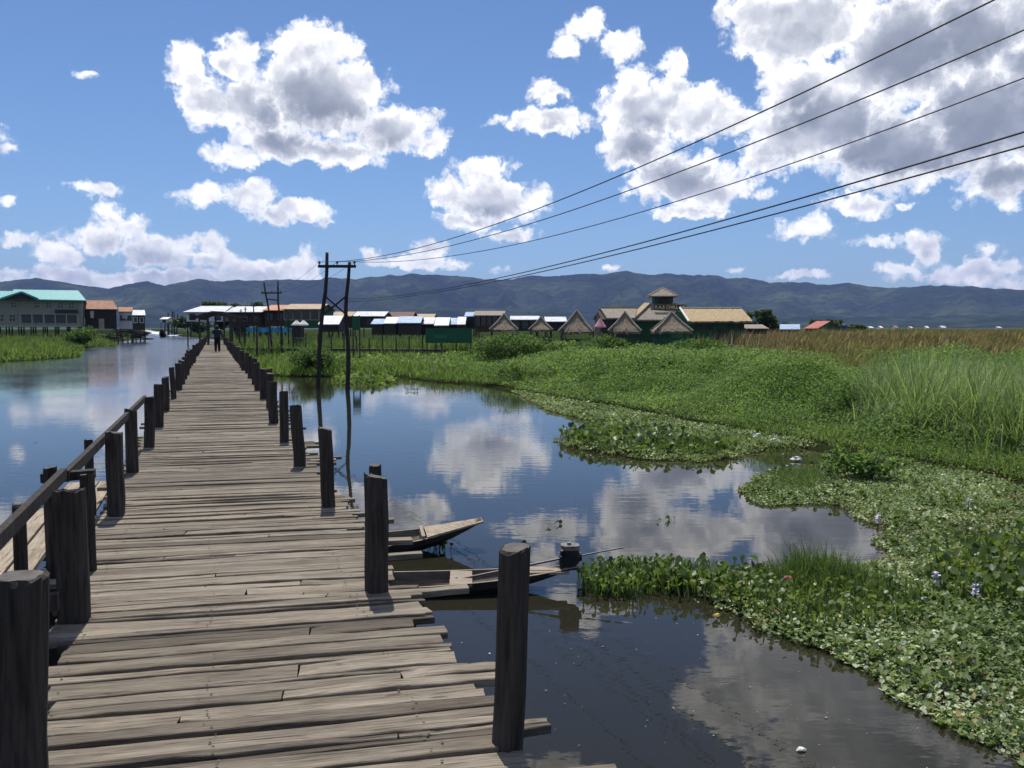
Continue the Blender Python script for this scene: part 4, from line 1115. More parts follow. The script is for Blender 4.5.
# tarpaulin strip along the waterside
mb = MB(); vs = []; n = 22
for j in range(2):
    for k in range(n):
        f = k / (n - 1); q = D(246 + 45 * f, 327.6 if j == 0 else 332.4, 96); vs.append((q[0], q[1] + .18 * math.sin(k * 1.3) * j, q[2] + .06 * math.sin(k * 2.1)))
fs = [(k, k + 1, k + 1 + n, k + n) for k in range(n - 1)]
mb.add(vs, fs); mb.add([(v[0], v[1] + .03, v[2]) for v in vs], fs)
tag(mb.build('tarpaulin', M['cyan'], None), 'bright blue tarpaulin stretched low in front of the dark village houses', 'tarpaulin')

def parasol(label, px, py, x0, x1, ye, Y, mat, n=8):
    a = D(px, py, Y); r = (D(x1, ye, Y)[0] - D(x0, ye, Y)[0]) / 2; ze = D(px, ye, Y)[2]
    root = thing('parasol', label, 'parasol', (a[0], Y, 0))
    mb = MB(); vs = [(a[0], Y, a[2])]
    for k in range(n): vs.append((a[0] + r * math.cos(2 * math.pi * k / n), Y + r * math.sin(2 * math.pi * k / n), ze))
    for k in range(n): vs.append((a[0] + r * math.cos(2 * math.pi * k / n), Y + r * math.sin(2 * math.pi * k / n), ze - .12))
    mb.add(vs, [(0, 1 + k, 1 + (k + 1) % n) for k in range(n)] + [(1 + k, 1 + n + k, 1 + n + (k + 1) % n, 1 + (k + 1) % n) for k in range(n)])
    mb.build('canopy', M[mat], root)
    mb = MB(); mb.tube([(a[0], Y, -.3), (a[0], Y, a[2] + .12)], .035, 6); mb.build('pole', M['beam'], root)
parasol('left one of the two small white parasols beside the dark kiosk', 296.5, 319.6, 291.5, 301.5, 324.4, 80, 'canvas')
parasol('right one of the two small white parasols beside the dark kiosk', 303.4, 319.6, 298.6, 309, 324.4, 81.5, 'canvas')
parasol('pink and white parasol between the thatched huts', 600.2, 317.5, 594, 606, 326.5, 92, 'pink')
house('kiosk', 'small dark wooden kiosk under the white parasols', 'kiosk', 291, 301, 324.5, 326, 340, 82.5, 1.4, 'brownroof', 'darkwall', 0, 331, over=.2, frame='frame', winw=.5, winh=.4)

# --- green boards
def board(label, x0, x1, y0, y1, Y, marks):
    a, b_ = D(x0, y0, Y), D(x1, y1, Y)
    root = thing('signboard', label, 'signboard', ((a[0] + b_[0]) / 2, Y, 0))
    mb = MB(); mb.box(((a[0] + b_[0]) / 2, Y, (a[2] + b_[2]) / 2), (b_[0] - a[0], .06, a[2] - b_[2])); mb.build('panel', M['green'], root)
    mb = MB()
    for k in range(marks[0] if len(marks) > 1 else 0):
        q0 = D(marks[1] + (marks[2] - marks[1]) * k / marks[0], marks[3], Y); q1 = D(marks[1] + (marks[2] - marks[1]) * (k + .72) / marks[0], marks[4], Y)
        mb.box(((q0[0] + q1[0]) / 2, Y - .035, (q0[2] + q1[2]) / 2), (q1[0] - q0[0], .012, q0[2] - q1[2]))
    if marks[0]: mb.build('faded_lettering', M['greenlt'], root)
    for f in ((.03, .35, .66, .97) if x1 - x0 > 20 else (.08, .92)):
        xx = a[0] + (b_[0] - a[0]) * f
        mb = MB(); mb.tube([(xx, Y + .09, -.4), (xx, Y + .09, a[2] + .05)], .05, 6); mb.build('leg', M['beam'], root)
board('big dark green signboard with faded lettering standing in the marsh', 425.5, 472, 328.3, 343, 70, (6, 434, 447, 334.5, 338))
board('small bright green signboard on two legs right of the tall power pole', 352, 360, 316, 330, 62, (0,))

# --- wooden walkway with a hand rail across the marsh
wk = thing('wooden_walkway', 'low wooden walkway with a thin hand rail crossing the green marsh', 'walkway', D(340, 348, 74) * [1, 1, 0])
a, b_ = D(243, 348, 75.5), D(446, 349.5, 71)
a[2] = b_[2] = .80
mb = MB(); mb.beam(a, b_, 1.1, .08); mb.beam(a + [0, -.5, -.12], b_ + [0, -.5, -.12], .1, .14); mb.build('deck', M['beam'], wk)
mb = MB(); mb.beam(a + [0, -.5, .92], b_ + [0, -.5, .90], .06, .07); mb.build('hand_rail', M['concrete'], wk)
for k in range(16):
    f = (k + .3) / 16; q = a + (b_ - a) * f
    mb = MB(); mb.tube([(q[0], q[1] - .57, -.4), (q[0] + rng.uniform(-.05, .05), q[1] - .57, .80 + rng.uniform(.9, 1.35))], .055, 6); mb.build('post', M['beam'], wk)

# --- thatched huts
def hut(label, ax, ay, x0, x1, ye, Y, n=4, railing=True):
    a = D(ax, ay + 1.2, Y); hw = (D(x1, ye, Y)[0] - D(x0, ye, Y)[0]) / 2; ze = D(ax, ye, Y - hw)[2]
    root = thing('thatched_hut', label, 'hut', (a[0], Y, 0), 0, 'thatched huts along the marsh')
    rot = R(45 + rng.uniform(-14, 14)); r = hw * 1.16
    ap = np.array([a[0], Y, a[2]])
    ring = [np.array([a[0] + r * math.cos(rot + 2 * math.pi * k / n), Y + r * math.sin(rot + 2 * math.pi * k / n), ze]) for k in range(n)]
    # shaggy thatch: each face in courses with a ragged lower edge
    mb = MB()
    for k in range(n):
        p, q = ring[k], ring[(k + 1) % n]
        rows, cols = 6, 14
        vs = []; fs = []
        for i_ in range(rows + 1):
            for j in range(cols + 1):
                f = i_ / rows; g = j / cols
                e = p + (q - p) * g; w = ap + (e - ap) * f
                w = w + np.array([0, 0, -.22 * math.sin(math.pi * f) * .6])
                if i_ == rows: w = w + np.array([0, 0, -abs(rng.normal(0, .07))])
                w = w + rng.normal(0, .012, 3) * (0 < j < cols)
                vs.append(w)
        for i_ in range(rows):
            for j in range(cols):
                b0 = i_ * (cols + 1) + j; fs.append((b0, b0 + 1, b0 + cols + 2, b0 + cols + 1))
        mb.add(vs, fs); mb.add([v + np.array([0, 0, -.16]) for v in vs], fs)
    rf = mb.build('roof', M['thatch'], root)
    for k in range(n):
        mb = MB(); mb.tube([ap + [0, 0, .03], (ap + ring[k]) / 2 + [0, 0, -.08], ring[k] + [0, 0, .02]], [.09, .10, .09], 6); mb.build('ridge_strip', M['straw2'], rf)
    mb = MB(); mb.tube([ap + [0, 0, -.1], ap + [0, 0, .06], ap + [0, 0, .12]], [.16, .12, .05], 8); mb.build('cap', M['thatch'], rf)
    for sx in (-1, 1):
        for sy in (-1, 1):
            mb = MB(); x_, y_ = a[0] + sx * hw * .72, Y + sy * hw * .72; mb.tube([(x_, y_, -.3), (x_, y_, ze + .25)], .07, 6); mb.build('post', M['beam'], root)
    mb = MB(); mb.box((a[0], Y, .85), (hw * 1.5, hw * 1.5, .12)); mb.build('floor', M['beam'], root)
    if railing:
        mb = MB(); z0 = .92; hh = .75
        for sx, sy in ((0, -1), (-1, 0), (1, 0)):
            mb.box((a[0] + sx * hw * .72, Y + sy * hw * .72, z0 + hh / 2), (hw * 1.40 if sx == 0 else .05, .05 if sx == 0 else hw * 1.40, hh))
        mb.build('railing', M['greenwall'], root)
    return root
hut('thatched hut nearest the dark long house, leftmost of the row', 504, 313, 488, 522, 329.5, 82)
hut('smallest thatched hut, between the white roofed houses', 541, 316, 527, 555, 329.5, 92)
hut('widest thatched hut with a green railing in the middle of the row', 577, 309.5, 556.5, 598, 331.5, 74)
hut('thatched hut just right of the pink parasol', 625, 311, 604.5, 644, 331, 80)
hut('thatched hut in front of the tower restaurant gable', 671.5, 311, 649, 694, 331, 80)

# --- restaurant with the lookout tower
rest = thing('restaurant', 'green restaurant with a thatched hall, wings and a square lookout tower', 'restaurant', D(690, 330, 108) * [1, 1, 0])
Y = 104.0
X = lambda px, yy=Y: D(px, 320, yy)[0]
Z = lambda py, yy=Y: D(690, py, yy)[2]
# hall at the right: long thatched slope towards us, gable at its left end
dp = 9.0; z0 = .6
zr, ze = Z(308, Y + dp / 2), Z(321, Y)
xl, xr = X(687), X(749)
xrl, xrr = X(680, Y + dp / 2), X(741, Y + dp / 2)
mb = MB(); mb.prism([(xl + .5, Y + .6, z0), (xl + .5, Y + .6, ze + .15), (xl - .2, Y + dp / 2, zr - .35), (xl - .9, Y + dp - .6, ze + .1), (xl - .9, Y + dp - .6, z0)], (xr - xl - 1.2, 0, 0)); mb.build('hall_wall', M['greenwall'], rest)
mb = MB(); rows, cols = 7, 34
for sgn in (0, 1):
    vs = []; fs = []
    for i_ in range(rows + 1):
        for j in range(cols + 1):
            f, g = i_ / rows, j / cols
            top = np.array([xrl + (xrr - xrl) * g, Y + dp / 2, zr]); bot = np.array([xl + .2 + (xr - xl + .2) * g, Y - .2, ze]) if sgn == 0 else np.array([xrl - 1 + (xrr - xrl) * g, Y + dp + .4, ze])
            w = top + (bot - top) * f + rng.normal(0, .02, 3)
            if i_ == rows: w[2] -= abs(rng.normal(0, .06))
            vs.append(w)
    for i_ in range(rows):
        for j in range(cols):
            b0 = i_ * (cols + 1) + j; fs.append((b0, b0 + 1, b0 + cols + 2, b0 + cols + 1))
    mb.add(vs, fs); mb.add([v + np.array([0, 0, -.2]) for v in vs], fs)
hr = mb.build('hall_roof', M['straw'], rest)
mb = MB(); mb.beam((xl + .15, Y - .25, ze - .02), (xrl - .05, Y + dp / 2, zr + .05), .22, .16); mb.build('bargeboard', M['canvas'], hr)
mb = MB(); mb.beam((xrl, Y + dp / 2, zr + .06), (xrr, Y + dp / 2, zr + .06), .4, .14); mb.build('ridge_cap', M['canvas'], hr)
mb = MB(); mb.box((X(722), Y + .57, z0 + 1.0), (.9, .08, 2.0)); mb.build('door', M['darkwall'], rest)
for px in (700, 711, 732, 742):
    mb = MB(); mb.box((X(px), Y + .58, Z(327)), (.9, .06, .7)); w = mb.build('window', M['darkwall'], rest)
# central building, hipped thatch rising to the tower
Yc = 112.0
Xc = lambda px, yy=Yc: D(px, 320, yy)[0]
Zc = lambda py, yy=Yc: D(690, py, yy)[2]
mb = MB(); mb.box(((Xc(633) + Xc(690)) / 2, Yc + 5.2, (Zc(318.8) + .6) / 2), (Xc(690) - Xc(633), 9.4, Zc(318.8) - .6)); mb.build('central_wall', M['greenwall'], rest)
e = [(Xc(631), Yc, Zc(319.6)), (Xc(697), Yc, Zc(319.6)), (Xc(697), Yc + 10.4, Zc(319.6)), (Xc(631), Yc + 10.4, Zc(319.6))]
t_ = [(Xc(652), Yc + 4.0, Zc(304, Yc + 4)), (Xc(680), Yc + 4.0, Zc(304, Yc + 4)), (Xc(680), Yc + 6.4, Zc(304, Yc + 4)), (Xc(652), Yc + 6.4, Zc(304, Yc + 4))]
mb = MB(); mb.add(e + t_ + [(q[0], q[1], q[2] - .2) for q in e], [(0, 1, 5, 4), (1, 2, 6, 5), (2, 3, 7, 6), (3, 0, 4, 7), (4, 5, 6, 7), (8, 11, 10, 9), (0, 8, 9, 1), (1, 9, 10, 2), (2, 10, 11, 3), (3, 11, 8, 0)])
cr = mb.build('central_roof', M['straw2'], rest)
mb = MB()
for q, w in ((0, 0), (1, 1)): mb.beam(np.array(e[q]) + [0, -.05, .1], np.array(t_[w]) + [0, -.05, .1], .9, .16)
mb.build('hip_strip', M['straw'], cr)
# left wing
mb = MB(); ww = [(Xc(599), Yc - 1, .6), (Xc(633), Yc - 1, .6)]
zl, zrg = Zc(319.3), Zc(308.6, Yc + 3)
mb.prism([(Xc(600.5), Yc - .6, .6), (Xc(600.5), Yc - .6, zl), (Xc(600), Yc + 3, zrg - .25), (Xc(600), Yc + 6.6, zl), (Xc(600), Yc + 6.6, .6)], (Xc(632) - Xc(600.5), 0, 0)); mb.build('wing_wall', M['darkwall'], rest)
mb = MB()
for yy in (Yc - 1.1, Yc + 7.1):
    mb.prism([(Xc(606 if yy < Yc else 598), yy, zl), (Xc(634), yy, zl), (Xc(640), Yc + 3, zrg), (Xc(602), Yc + 3, zrg)], (0, 0, .18))
wr = mb.build('wing_roof', M['straw2'], rest)
mb = MB(); mb.beam((Xc(602), Yc + 3, zrg + .16), (Xc(640), Yc + 3, zrg + .16), .8, .16); mb.build('ridge_cap', M['straw'], wr)
# tower
Yt = Yc + 5.2
Xt = lambda px: D(px, 320, Yt)[0]
Zt = lambda py: D(690, py, Yt)[2]
tw = (Xt(671.5) - Xt(653)) * .98; tx = Xt(662.2)
mb = MB(); mb.box((tx, Yt, (Zt(306) + Zt(295.4)) / 2), (tw, tw * .9, Zt(295.4) - Zt(306))); to = mb.build('tower', M['greenwall'], rest)
mb = MB(); er = (Xt(680) - Xt(645)) / 2; ap = (tx, Yt, Zt(287.6)); zz = Zt(296.2); kk = R(38)
rg = [(tx + er * 1.18 * math.cos(kk + math.pi / 2 * k), Yt + er * 1.18 * math.sin(kk + math.pi / 2 * k), zz) for k in range(4)]
mb.add([ap] + rg + [(q[0], q[1], q[2] - .14) for q in rg], [(0, 1 + k, 1 + (k + 1) % 4) for k in range(4)] + [(1 + k, 5 + k, 5 + (k + 1) % 4, 1 + (k + 1) % 4) for k in range(4)] + [(8, 7, 6, 5)])
tr = mb.build('tower_roof', M['straw2'], to)
mb = MB()
for q in rg: mb.beam((ap[0], ap[1], ap[2] + .02), (q[0], q[1], q[2] + .05), .16, .08)
mb.build('hip_strip', M['straw'], to)
mb = MB(); mb.box((tx, Yt - tw * .45 - .03, Zt(301)), (tw * .5, .05, 1.0)); mb.build('shutter', M['darkwall'], to)
# letters on a dark board above the central roof
sg = MB(); Ys = Yc + 1.9
q0, q1 = D(654, 309.6, Ys), D(686.5, 304.6, Ys)
sg.box(((q0[0] + q1[0]) / 2, Ys + .08, (q0[2] + q1[2]) / 2), (q1[0] - q0[0], .08, q1[2] - q0[2])); so = sg.build('sign_board', M['darkwall'], rest)
cu = bpy.data.curves.new('lettering', 'FONT'); cu.body = 'R.A.E CHILL AC'; cu.extrude = .02; cu.size = 1.0; cu.align_x = 'CENTER'; cu.offset = .012
to_ = bpy.data.objects.new('lettering', cu); COL.objects.link(to_); bpy.context.view_layer.update()
me = bpy.data.meshes.new_from_object(to_.evaluated_get(bpy.context.evaluated_depsgraph_get())); bpy.data.objects.remove(to_)
co = np.array([v.co[:] for v in me.vertices]); sx = (q1[0] - q0[0]) * .93 / (co[:, 0].max() - co[:, 0].min()); sz = (q1[2] - q0[2]) * .62 / (co[:, 1].max() - co[:, 1].min())
new = np.stack([(q0[0] + q1[0]) / 2 + (co[:, 0] - (co[:, 0].max() + co[:, 0].min()) / 2) * sx, Ys - .0 - co[:, 2], (q0[2] + q1[2]) / 2 + (co[:, 1] - (co[:, 1].max() + co[:, 1].min()) / 2) * sz], -1) - np.array(rest.location)
me.vertices.foreach_set('co', new.astype(np.float32).ravel()); me.materials.clear(); link_mesh('lettering', me, M['letters'], so)

# --- scattered buildings to the right and far away
house('field_house', 'low house with a light blue roof far behind the reeds', 'house', 779.5, 800, 324.6, 329.6, 335, 190, 7, 'bluezinc', 'darkwall', 2, 332, frame='darkwall', stilts=False, rot=R(-18))
h = house('field_house', 'green walled house with a red roof beside the blue roofed one', 'house', 800.5, 823, 321.5, 328.8, 336, 184, 10, 'redroof', 'greenwall', 2, 331, frame='darkwall', stilts=False, rot=R(-48))
for k, px in enumerate((838.6, 844.6)):
    q = D(px, 332, 190); root = thing('water_tank', ['left one of the two dark blue water tanks behind the reeds', 'right one of the two dark blue water tanks behind the reeds'][k], 'water tank', (q[0], 190, 0))
    mb = MB(); zt = D(px, 324.2, 190)[2]; mb.tube([(q[0], 190, 1.6), (q[0], 190, 1.7), (q[0], 190, zt - .3), (q[0], 190, zt - .1), (q[0], 190, zt)], [.5, .56, .56, .4, .15], 14); mb.build('tank', M['bluetank'], root)
    mb = MB()
    for sx in (-.4, .4):
        for sy in (-.4, .4): mb.tube([(q[0] + sx, 190 + sy, 0), (q[0] + sx, 190 + sy, 1.6)], .05, 5)
    mb.build('stand', M['beam'], root)
house('hut', 'small dark open shelter behind the thatched hall roof', 'shelter', 745, 768, 325, 329, 334, 125, 6, 'straw2', 'darkwall', 0)
for k, (px, w, mt) in enumerate(((872, 7, 'white'), (882, 5, 'white'), (897, 6, 'rust'), (912, 4, 'white'), (928, 5, 'white'), (944, 8, 'zinc'), (1000, 7, 'zinc'))):
    w *= .6
    house('far_house', ['first tiny white house on the horizon past the water tanks', 'tiny white house right after the first one on the horizon', 'tiny rusty roofed house among white ones on the horizon', 'smallest white house in the middle of the horizon row', 'tiny white house left of the pale zinc roofed one on the horizon', 'widest tiny pale house far out on the right horizon', 'tiny pale house alone at the far right of the horizon'][k], 'house', px - w / 2, px + w / 2, 326.6 - (k % 3) * .4, 328.0, 331, 620 + 40 * k, 8, mt, 'white', 0, stilts=False, group='tiny houses on the far horizon')
house('far_house', 'tiny white house beside the dark poles across the channel', 'house', 160, 168, 317.4, 319.4, 322.5, 260, 5, 'white', 'white', 1, 321, frame='darkwall')

# --- gate at the end of the bridge: posts with two sloping beams
gt = thing('gateway', 'dark timber gateway with a low gabled roof of poles over the bridge end', 'gateway', B(88, 0, 0))
Yg = 84
mb = MB()
for a, b_ in (((190.5, 319), (213, 312.6)), ((213, 312.6), (240, 319.2))):
    for dy in (0, 2.2): mb.beam(D(*a, Yg) + [0, dy, 0], D(*b_, Yg) + [0, dy, 0], .16, .22)
mb.build('sloping_beams', M['beam'], gt)
mb = MB()
for f in np.linspace(.06, .94, 9):
    for a, b_ in (((190.5, 318.4), (213, 312)), ((213, 312), (240, 318.6))):
        q = D(*a, Yg) * (1 - f) + D(*b_, Yg) * f; mb.beam(q + [0, -.3, .1], q + [0, 2.5, .1], .10, .06)
mb.build('roof_slats', M['beam'], gt)
for px in (199.5, 208, 224, 232):
    for dy in (0, 2.2):
        q = D(px, 320, Yg); mb = MB(); mb.tube([(q[0], Yg + dy, -.4), (q[0], Yg + dy, q[2] + .35)], .09, 7); mb.build('post', M['beam'], gt)
# thin poles standing in the marsh and the channel
for k, (px, yt, yb, Y, ln, lb) in enumerate(((253.5, 304, 343, 82, 0, 'thin bare pole standing closest to the bridge gate'), (245, 307, 342, 86, .3, 'thin pole left of the twin leaning posts, beside the brown house'), (241, 309, 342, 92, -.1, 'short thin pole right behind the bridge posts'), (256.5, 316, 350, 64, .0, 'low pole with a pale foot in the marsh near the bridge'), (288, 318, 344, 78, .1, 'short pole beside the kiosk and parasols'))):
    a = D(px, yb, Y); a[2] = -.3; t = D(px + ln, yt, Y); root = thing('pole', lb, 'pole', (a[0], Y, 0))
    mb = MB(); mb.tube([a, (a + t) / 2 + [.03, 0, 0], t], [.075, .065, .05], 7); mb.build('shaft', M['pole'], root)
    mb = MB(); mb.beam(t + [-.18, 0, -.22], t + [.18, 0, -.22], .05, .06); mb.build('cross_piece', M['pole'], root)
for k, (px, yt, ln) in enumerate(((164.5, 316, 1), (169, 312.5, -1), (171.8, 311, .6), (174.5, 312, -.5), (176.5, 314, 1.2))):
    a = D(px, 331, 330); a[2] = -.3; t = D(px + ln, yt, 330)
    mb = MB(); mb.tube([a, t], [.28, .18], 6); mb.tube([t + (a - t) * .2, t + (a - t) * .2 + [.5 * (1 if ln > 0 else -1), 0, .5]], [.08, .03], 5)
    tag(mb.build('mooring_pole', M['pole'], None), ['first', 'second', 'third', 'fourth', 'last'][k] + ' dark mooring pole from the left in the cluster by the channel', 'pole', 'mooring poles by the channel')
# boat wake
mb = MB(); rw = random.Random(3)
for k in range(46):
    f = k / 45; px = 160 - 21 * f + rw.gauss(0, 1.5 + 3.5 * f); py = 334.6 - 5.8 * f ** .8 + rw.gauss(0, .35)
    c = P(px, max(py, 329.2)); r = rw.uniform(1.8, 4.6) * (.7 + f)
    n = 9; vs = [(c[0] + r * (1 + rw.uniform(-.3, .3)) * math.cos(2 * math.pi * j / n), c[1] + 2.2 * r * (1 + rw.uniform(-.3, .3)) * math.sin(2 * math.pi * j / n), .02) for j in range(n)]
    vs = vs + [(c[0], c[1], .12 + .25 * rw.random())]
    mb.add(vs, [(j, (j + 1) % n, n) for j in range(n)])
for k in range(22):
    f = k / 21; c = P(167 + 15 * f, 335.8 - .6 * f); r = rw.uniform(.4, .9)
    n = 7; vs = [(c[0] + r * 1.6 * math.cos(2 * math.pi * j / n), c[1] + 1.5 * r * math.sin(2 * math.pi * j / n), .02) for j in range(n)] + [(c[0], c[1], .10 + .1 * rw.random())]
    mb.add(vs, [(j, (j + 1) % n, n) for j in range(n)])
tag(mb.build('boat_wake', M['foam'], None), 'white churned wake trailing behind the motor boat', 'wake', kind='stuff')
# ------------------------------------------------------------------ plants
def scatter(tv, tf, pos, yaw, tilt, roll, sc, wid=None):
    """copies of one leaf (template verts, faces) at many places -> vertex and face arrays"""
    tv = np.asarray(tv, float); n = len(pos); k = len(tv)
    v = np.repeat(tv[None], n, 0)
    if wid is not None: v[:, :, 0] *= wid[:, None]
    v *= sc[:, None, None]
    c, s = np.cos(roll)[:, None], np.sin(roll)[:, None]          # about y (leaf axis)
    x, y, z = v[..., 0], v[..., 1], v[..., 2]
    x, z = c * x + s * z, -s * x + c * z
    c, s = np.cos(tilt)[:, None], np.sin(tilt)[:, None]          # about x (lift)
    y, z = c * y - s * z, s * y + c * z
    c, s = np.cos(yaw)[:, None], np.sin(yaw)[:, None]
    x, y = c * x - s * y, s * x + c * y
    v = np.stack([x, y, z], -1) + np.asarray(pos)[:, None, :]
    f = (np.asarray(tf)[None] + (np.arange(n) * k)[:, None, None]).reshape(-1, len(tf[0]))
    return v.reshape(-1, 3), f

def join(parts):
    vs, fs, o = [], [], 0
    for v, f in parts:
        vs.append(v); fs.append(f + o); o += len(v)
    return np.concatenate(vs), np.concatenate(fs)

# leaf shapes, y along the leaf
DIA_V = [(0, 0, 0), (.32, .45, .07), (0, 1, -.06), (-.32, .45, .07)]; DIA_F = [(0, 1, 2), (0, 2, 3)]
RND_V = [(0, 0, 0), (.34, .22, .10), (.42, .62, .12), (0, 1, .04), (-.42, .62, .12), (-.34, .22, .10), (0, .5, 0)]
RND_F = [(6, 0, 1), (6, 1, 2), (6, 2, 3), (6, 3, 4), (6, 4, 5), (6, 5, 0)]
STK_V = [(-.05, 0, 0), (.05, 0, 0), (.04, 1, 0), (-.04, 1, 0)]; STK_F = [(0, 1, 2), (0, 2, 3)]

def blades(pos, h, w, yaw, lean, curl, segs=4):
    """grass blades: tapering strips that bend over with the wind"""
    n = len(pos); t = np.linspace(0, 1, segs + 1)
    ang = lean[:, None] + curl[:, None] * t[None] ** 1.4
    dx = np.sin(ang); dz = np.cos(ang)
    st = h[:, None] / segs
    ox = np.concatenate([np.zeros((n, 1)), np.cumsum((dx[:, :-1] + dx[:, 1:]) / 2 * st, 1)], 1)
    oz = np.concatenate([np.zeros((n, 1)), np.cumsum((dz[:, :-1] + dz[:, 1:]) / 2 * st, 1)], 1)
    ww = w[:, None] * (1 - t[None] ** 1.8) * (.55 + .9 * t[None] * (1 - t[None]) * 2)
    ww[:, -1] = .0005
    ca, sa = np.cos(yaw)[:, None], np.sin(yaw)[:, None]
    V = np.empty((n, segs + 1, 2, 3))
    fa = yaw + rng.uniform(-.9, .9, n); fx, fy = -np.sin(fa)[:, None], np.cos(fa)[:, None]
    for k, sg in enumerate((-1, 1)):
        V[:, :, k, 0] = pos[:, 0:1] + ca * ox + sg * fx * ww
        V[:, :, k, 1] = pos[:, 1:2] + sa * ox + sg * fy * ww
        V[:, :, k, 2] = pos[:, 2:3] + oz
    i = np.arange(segs) * 2
    q = np.stack([i, i + 1, i + 3, i + 2], -1)
    F = (q[None] + (np.arange(n) * (segs + 1) * 2)[:, None, None]).reshape(-1, 4)
    return V.reshape(-1, 3), F

def fill(pl, dens, extra=None):
    """random points inside a polygon"""
    a = np.array([p[:2] for p in pl]); lo, hi = a.min(0), a.max(0)
    n = int(np.prod(hi - lo) * dens)
    q = rng.uniform(lo, hi, (n, 2))
    m = inside(q[:, 0], q[:, 1], pl)
    return q[m]
U = lambda a, b, n: rng.uniform(a, b, n)

# --- floating mats
M1 = poly([(505,390),(520,396),(545,410),(575,418),(600,425),(592,431),(553,440),(565,448),(600,455),(650,461),(700,463),(742,458),(768,450),(842,449),(860,458),(800,443),(720,430),(620,411),(560,400)])
M2 = poly([(735,492),(760,474),(800,469),(842,464),(858,454),(900,458),(1000,481),(1100,503),(1290,575),(1290,830),(1060,800),(1008,764),(959,741),(924,716),(882,695),(879,681),(834,660),(792,646),(761,636),(740,620),(715,612),(699,597),(692,586),(700,577),(760,574),(827,570),(868,564),(883,552),(869,542),(879,530),(852,517),(840,507),(804,505),(760,507)])
M3 = poly([(574,583),(590,575),(620,570),(660,569),(692,574),(702,586),(690,593),(663,595),(624,598),(593,598)])
M4 = poly([(330,381),(350,386),(385,386),(398,381),(380,377),(340,377)])

def mat_leaves(pl, dens, size, hmin, hmax, tmin, tmax, edge=.25):
    q = fill(pl, dens)
    d = polydist(q[:, 0], q[:, 1], pl)
    jag = fbm(q[:, 0] * 2.2, q[:, 1] * 2.2, 3, 77)
    hole = fbm(q[:, 0] * 3.1, q[:, 1] * 3.1, 3, 78)
    keep = (d > .35 * (jag - .38)) & (rng.uniform(0, 1, len(q)) < .35 + .65 * smooth(.36, .5, hole))
    q, d, jag = (a[keep] for a in (q, d, jag))
    n = len(q)
    hump = fbm(q[:, 0] * .9, q[:, 1] * .9, 3, 55)
    z = .01 + (hmin + (hmax - hmin) * U(0, 1, n) * (.3 + 1.3 * np.clip(hump - .2, 0, 1))) * np.clip(d / edge, .25, 1)
    s = size * U(.45, 1.6, n) * (.8 + .5 * hump)
    return np.column_stack([q, z]), s
def mat_obj(name, pl, dens, size, hmin, hmax, tmin, tmax, mat, label):
    p, s = mat_leaves(pl, dens, size, hmin, hmax, tmin, tmax)
    n = len(p)
    v, f = scatter(RND_V, RND_F, p, U(0, 6.283, n), np.radians(U(tmin, tmax, n)), np.radians(U(-30, 30, n)), s, U(.8, 1.2, n))
    o = np_mesh(name, v, f, mat); tag(o, label, 'water plants', kind='stuff'); return o
mat_obj('floating_plants', M2, 3300, .030, .01, .10, -12, 55, L['hyamat'], 'broad mat of pale floating leaves spreading over the near water')
mat_obj('floating_plants', M1, 1200, .043, .02, .20, 0, 65, L['hyamat'], 'long tongue of floating leaves below the green bank')
mat_obj('floating_plants', M4, 60, .16, .03, .25, 10, 70, L['grass'], 'small floating patch of leaves behind the tall power pole')

def rosettes(pl, dens, size, mat, label, k=7, z=.06):
    c = fill(pl, dens); c = c[polydist(c[:, 0], c[:, 1], pl) > .1]; n = len(c); ph = np.repeat(U(0, 6.283, n), k) + np.tile(np.arange(k) * 2.4, n)
    q = np.repeat(c, k, 0); r = size * .55; m = n * k
    p = np.column_stack([q[:, 0] - np.sin(ph) * r * .4, q[:, 1] + np.cos(ph) * r * .4, z + U(0, .06, m)])
    v, f = scatter(RND_V, RND_F, p, ph, np.radians(U(10, 60, m)), np.radians(U(-20, 20, m)), np.repeat(size * U(.6, 1.3, n), k) * U(.7, 1.2, m), U(.8, 1.15, m))
    tag(np_mesh('leaf_rosettes', v, f, mat), label, 'water plants', kind='stuff')
rosettes(M2, 13, .062, L['hyacinth'], 'darker rosettes of larger leaves dotted through the near mat')
rosettes(M1, 6, .10, L['hyacinth'], 'darker rosettes of larger leaves dotted through the floating tongue')
def dead(pl, dens, s_, label):
    q = fill(pl, dens); q = q[fbm(q[:, 0] * 1.2, q[:, 1] * 1.2, 2, 66) > .47]; n = len(q)
    v, f = scatter(DIA_V, DIA_F, np.column_stack([q, U(.04, .12, n)]), U(0, 6.283, n), np.radians(U(-20, 45, n)), U(-.6, .6, n), s_ * U(.5, 1.5, n), U(.6, 1.4, n))
    tag(np_mesh('dead_leaves', v, f, L['dry']), label, 'dead leaves', kind='stuff')
dead(M2, 130, .042, 'brown dead leaves lying in patches on the near mat')
dead(M1, 50, .07, 'brown dead leaves lying on the floating tongue')

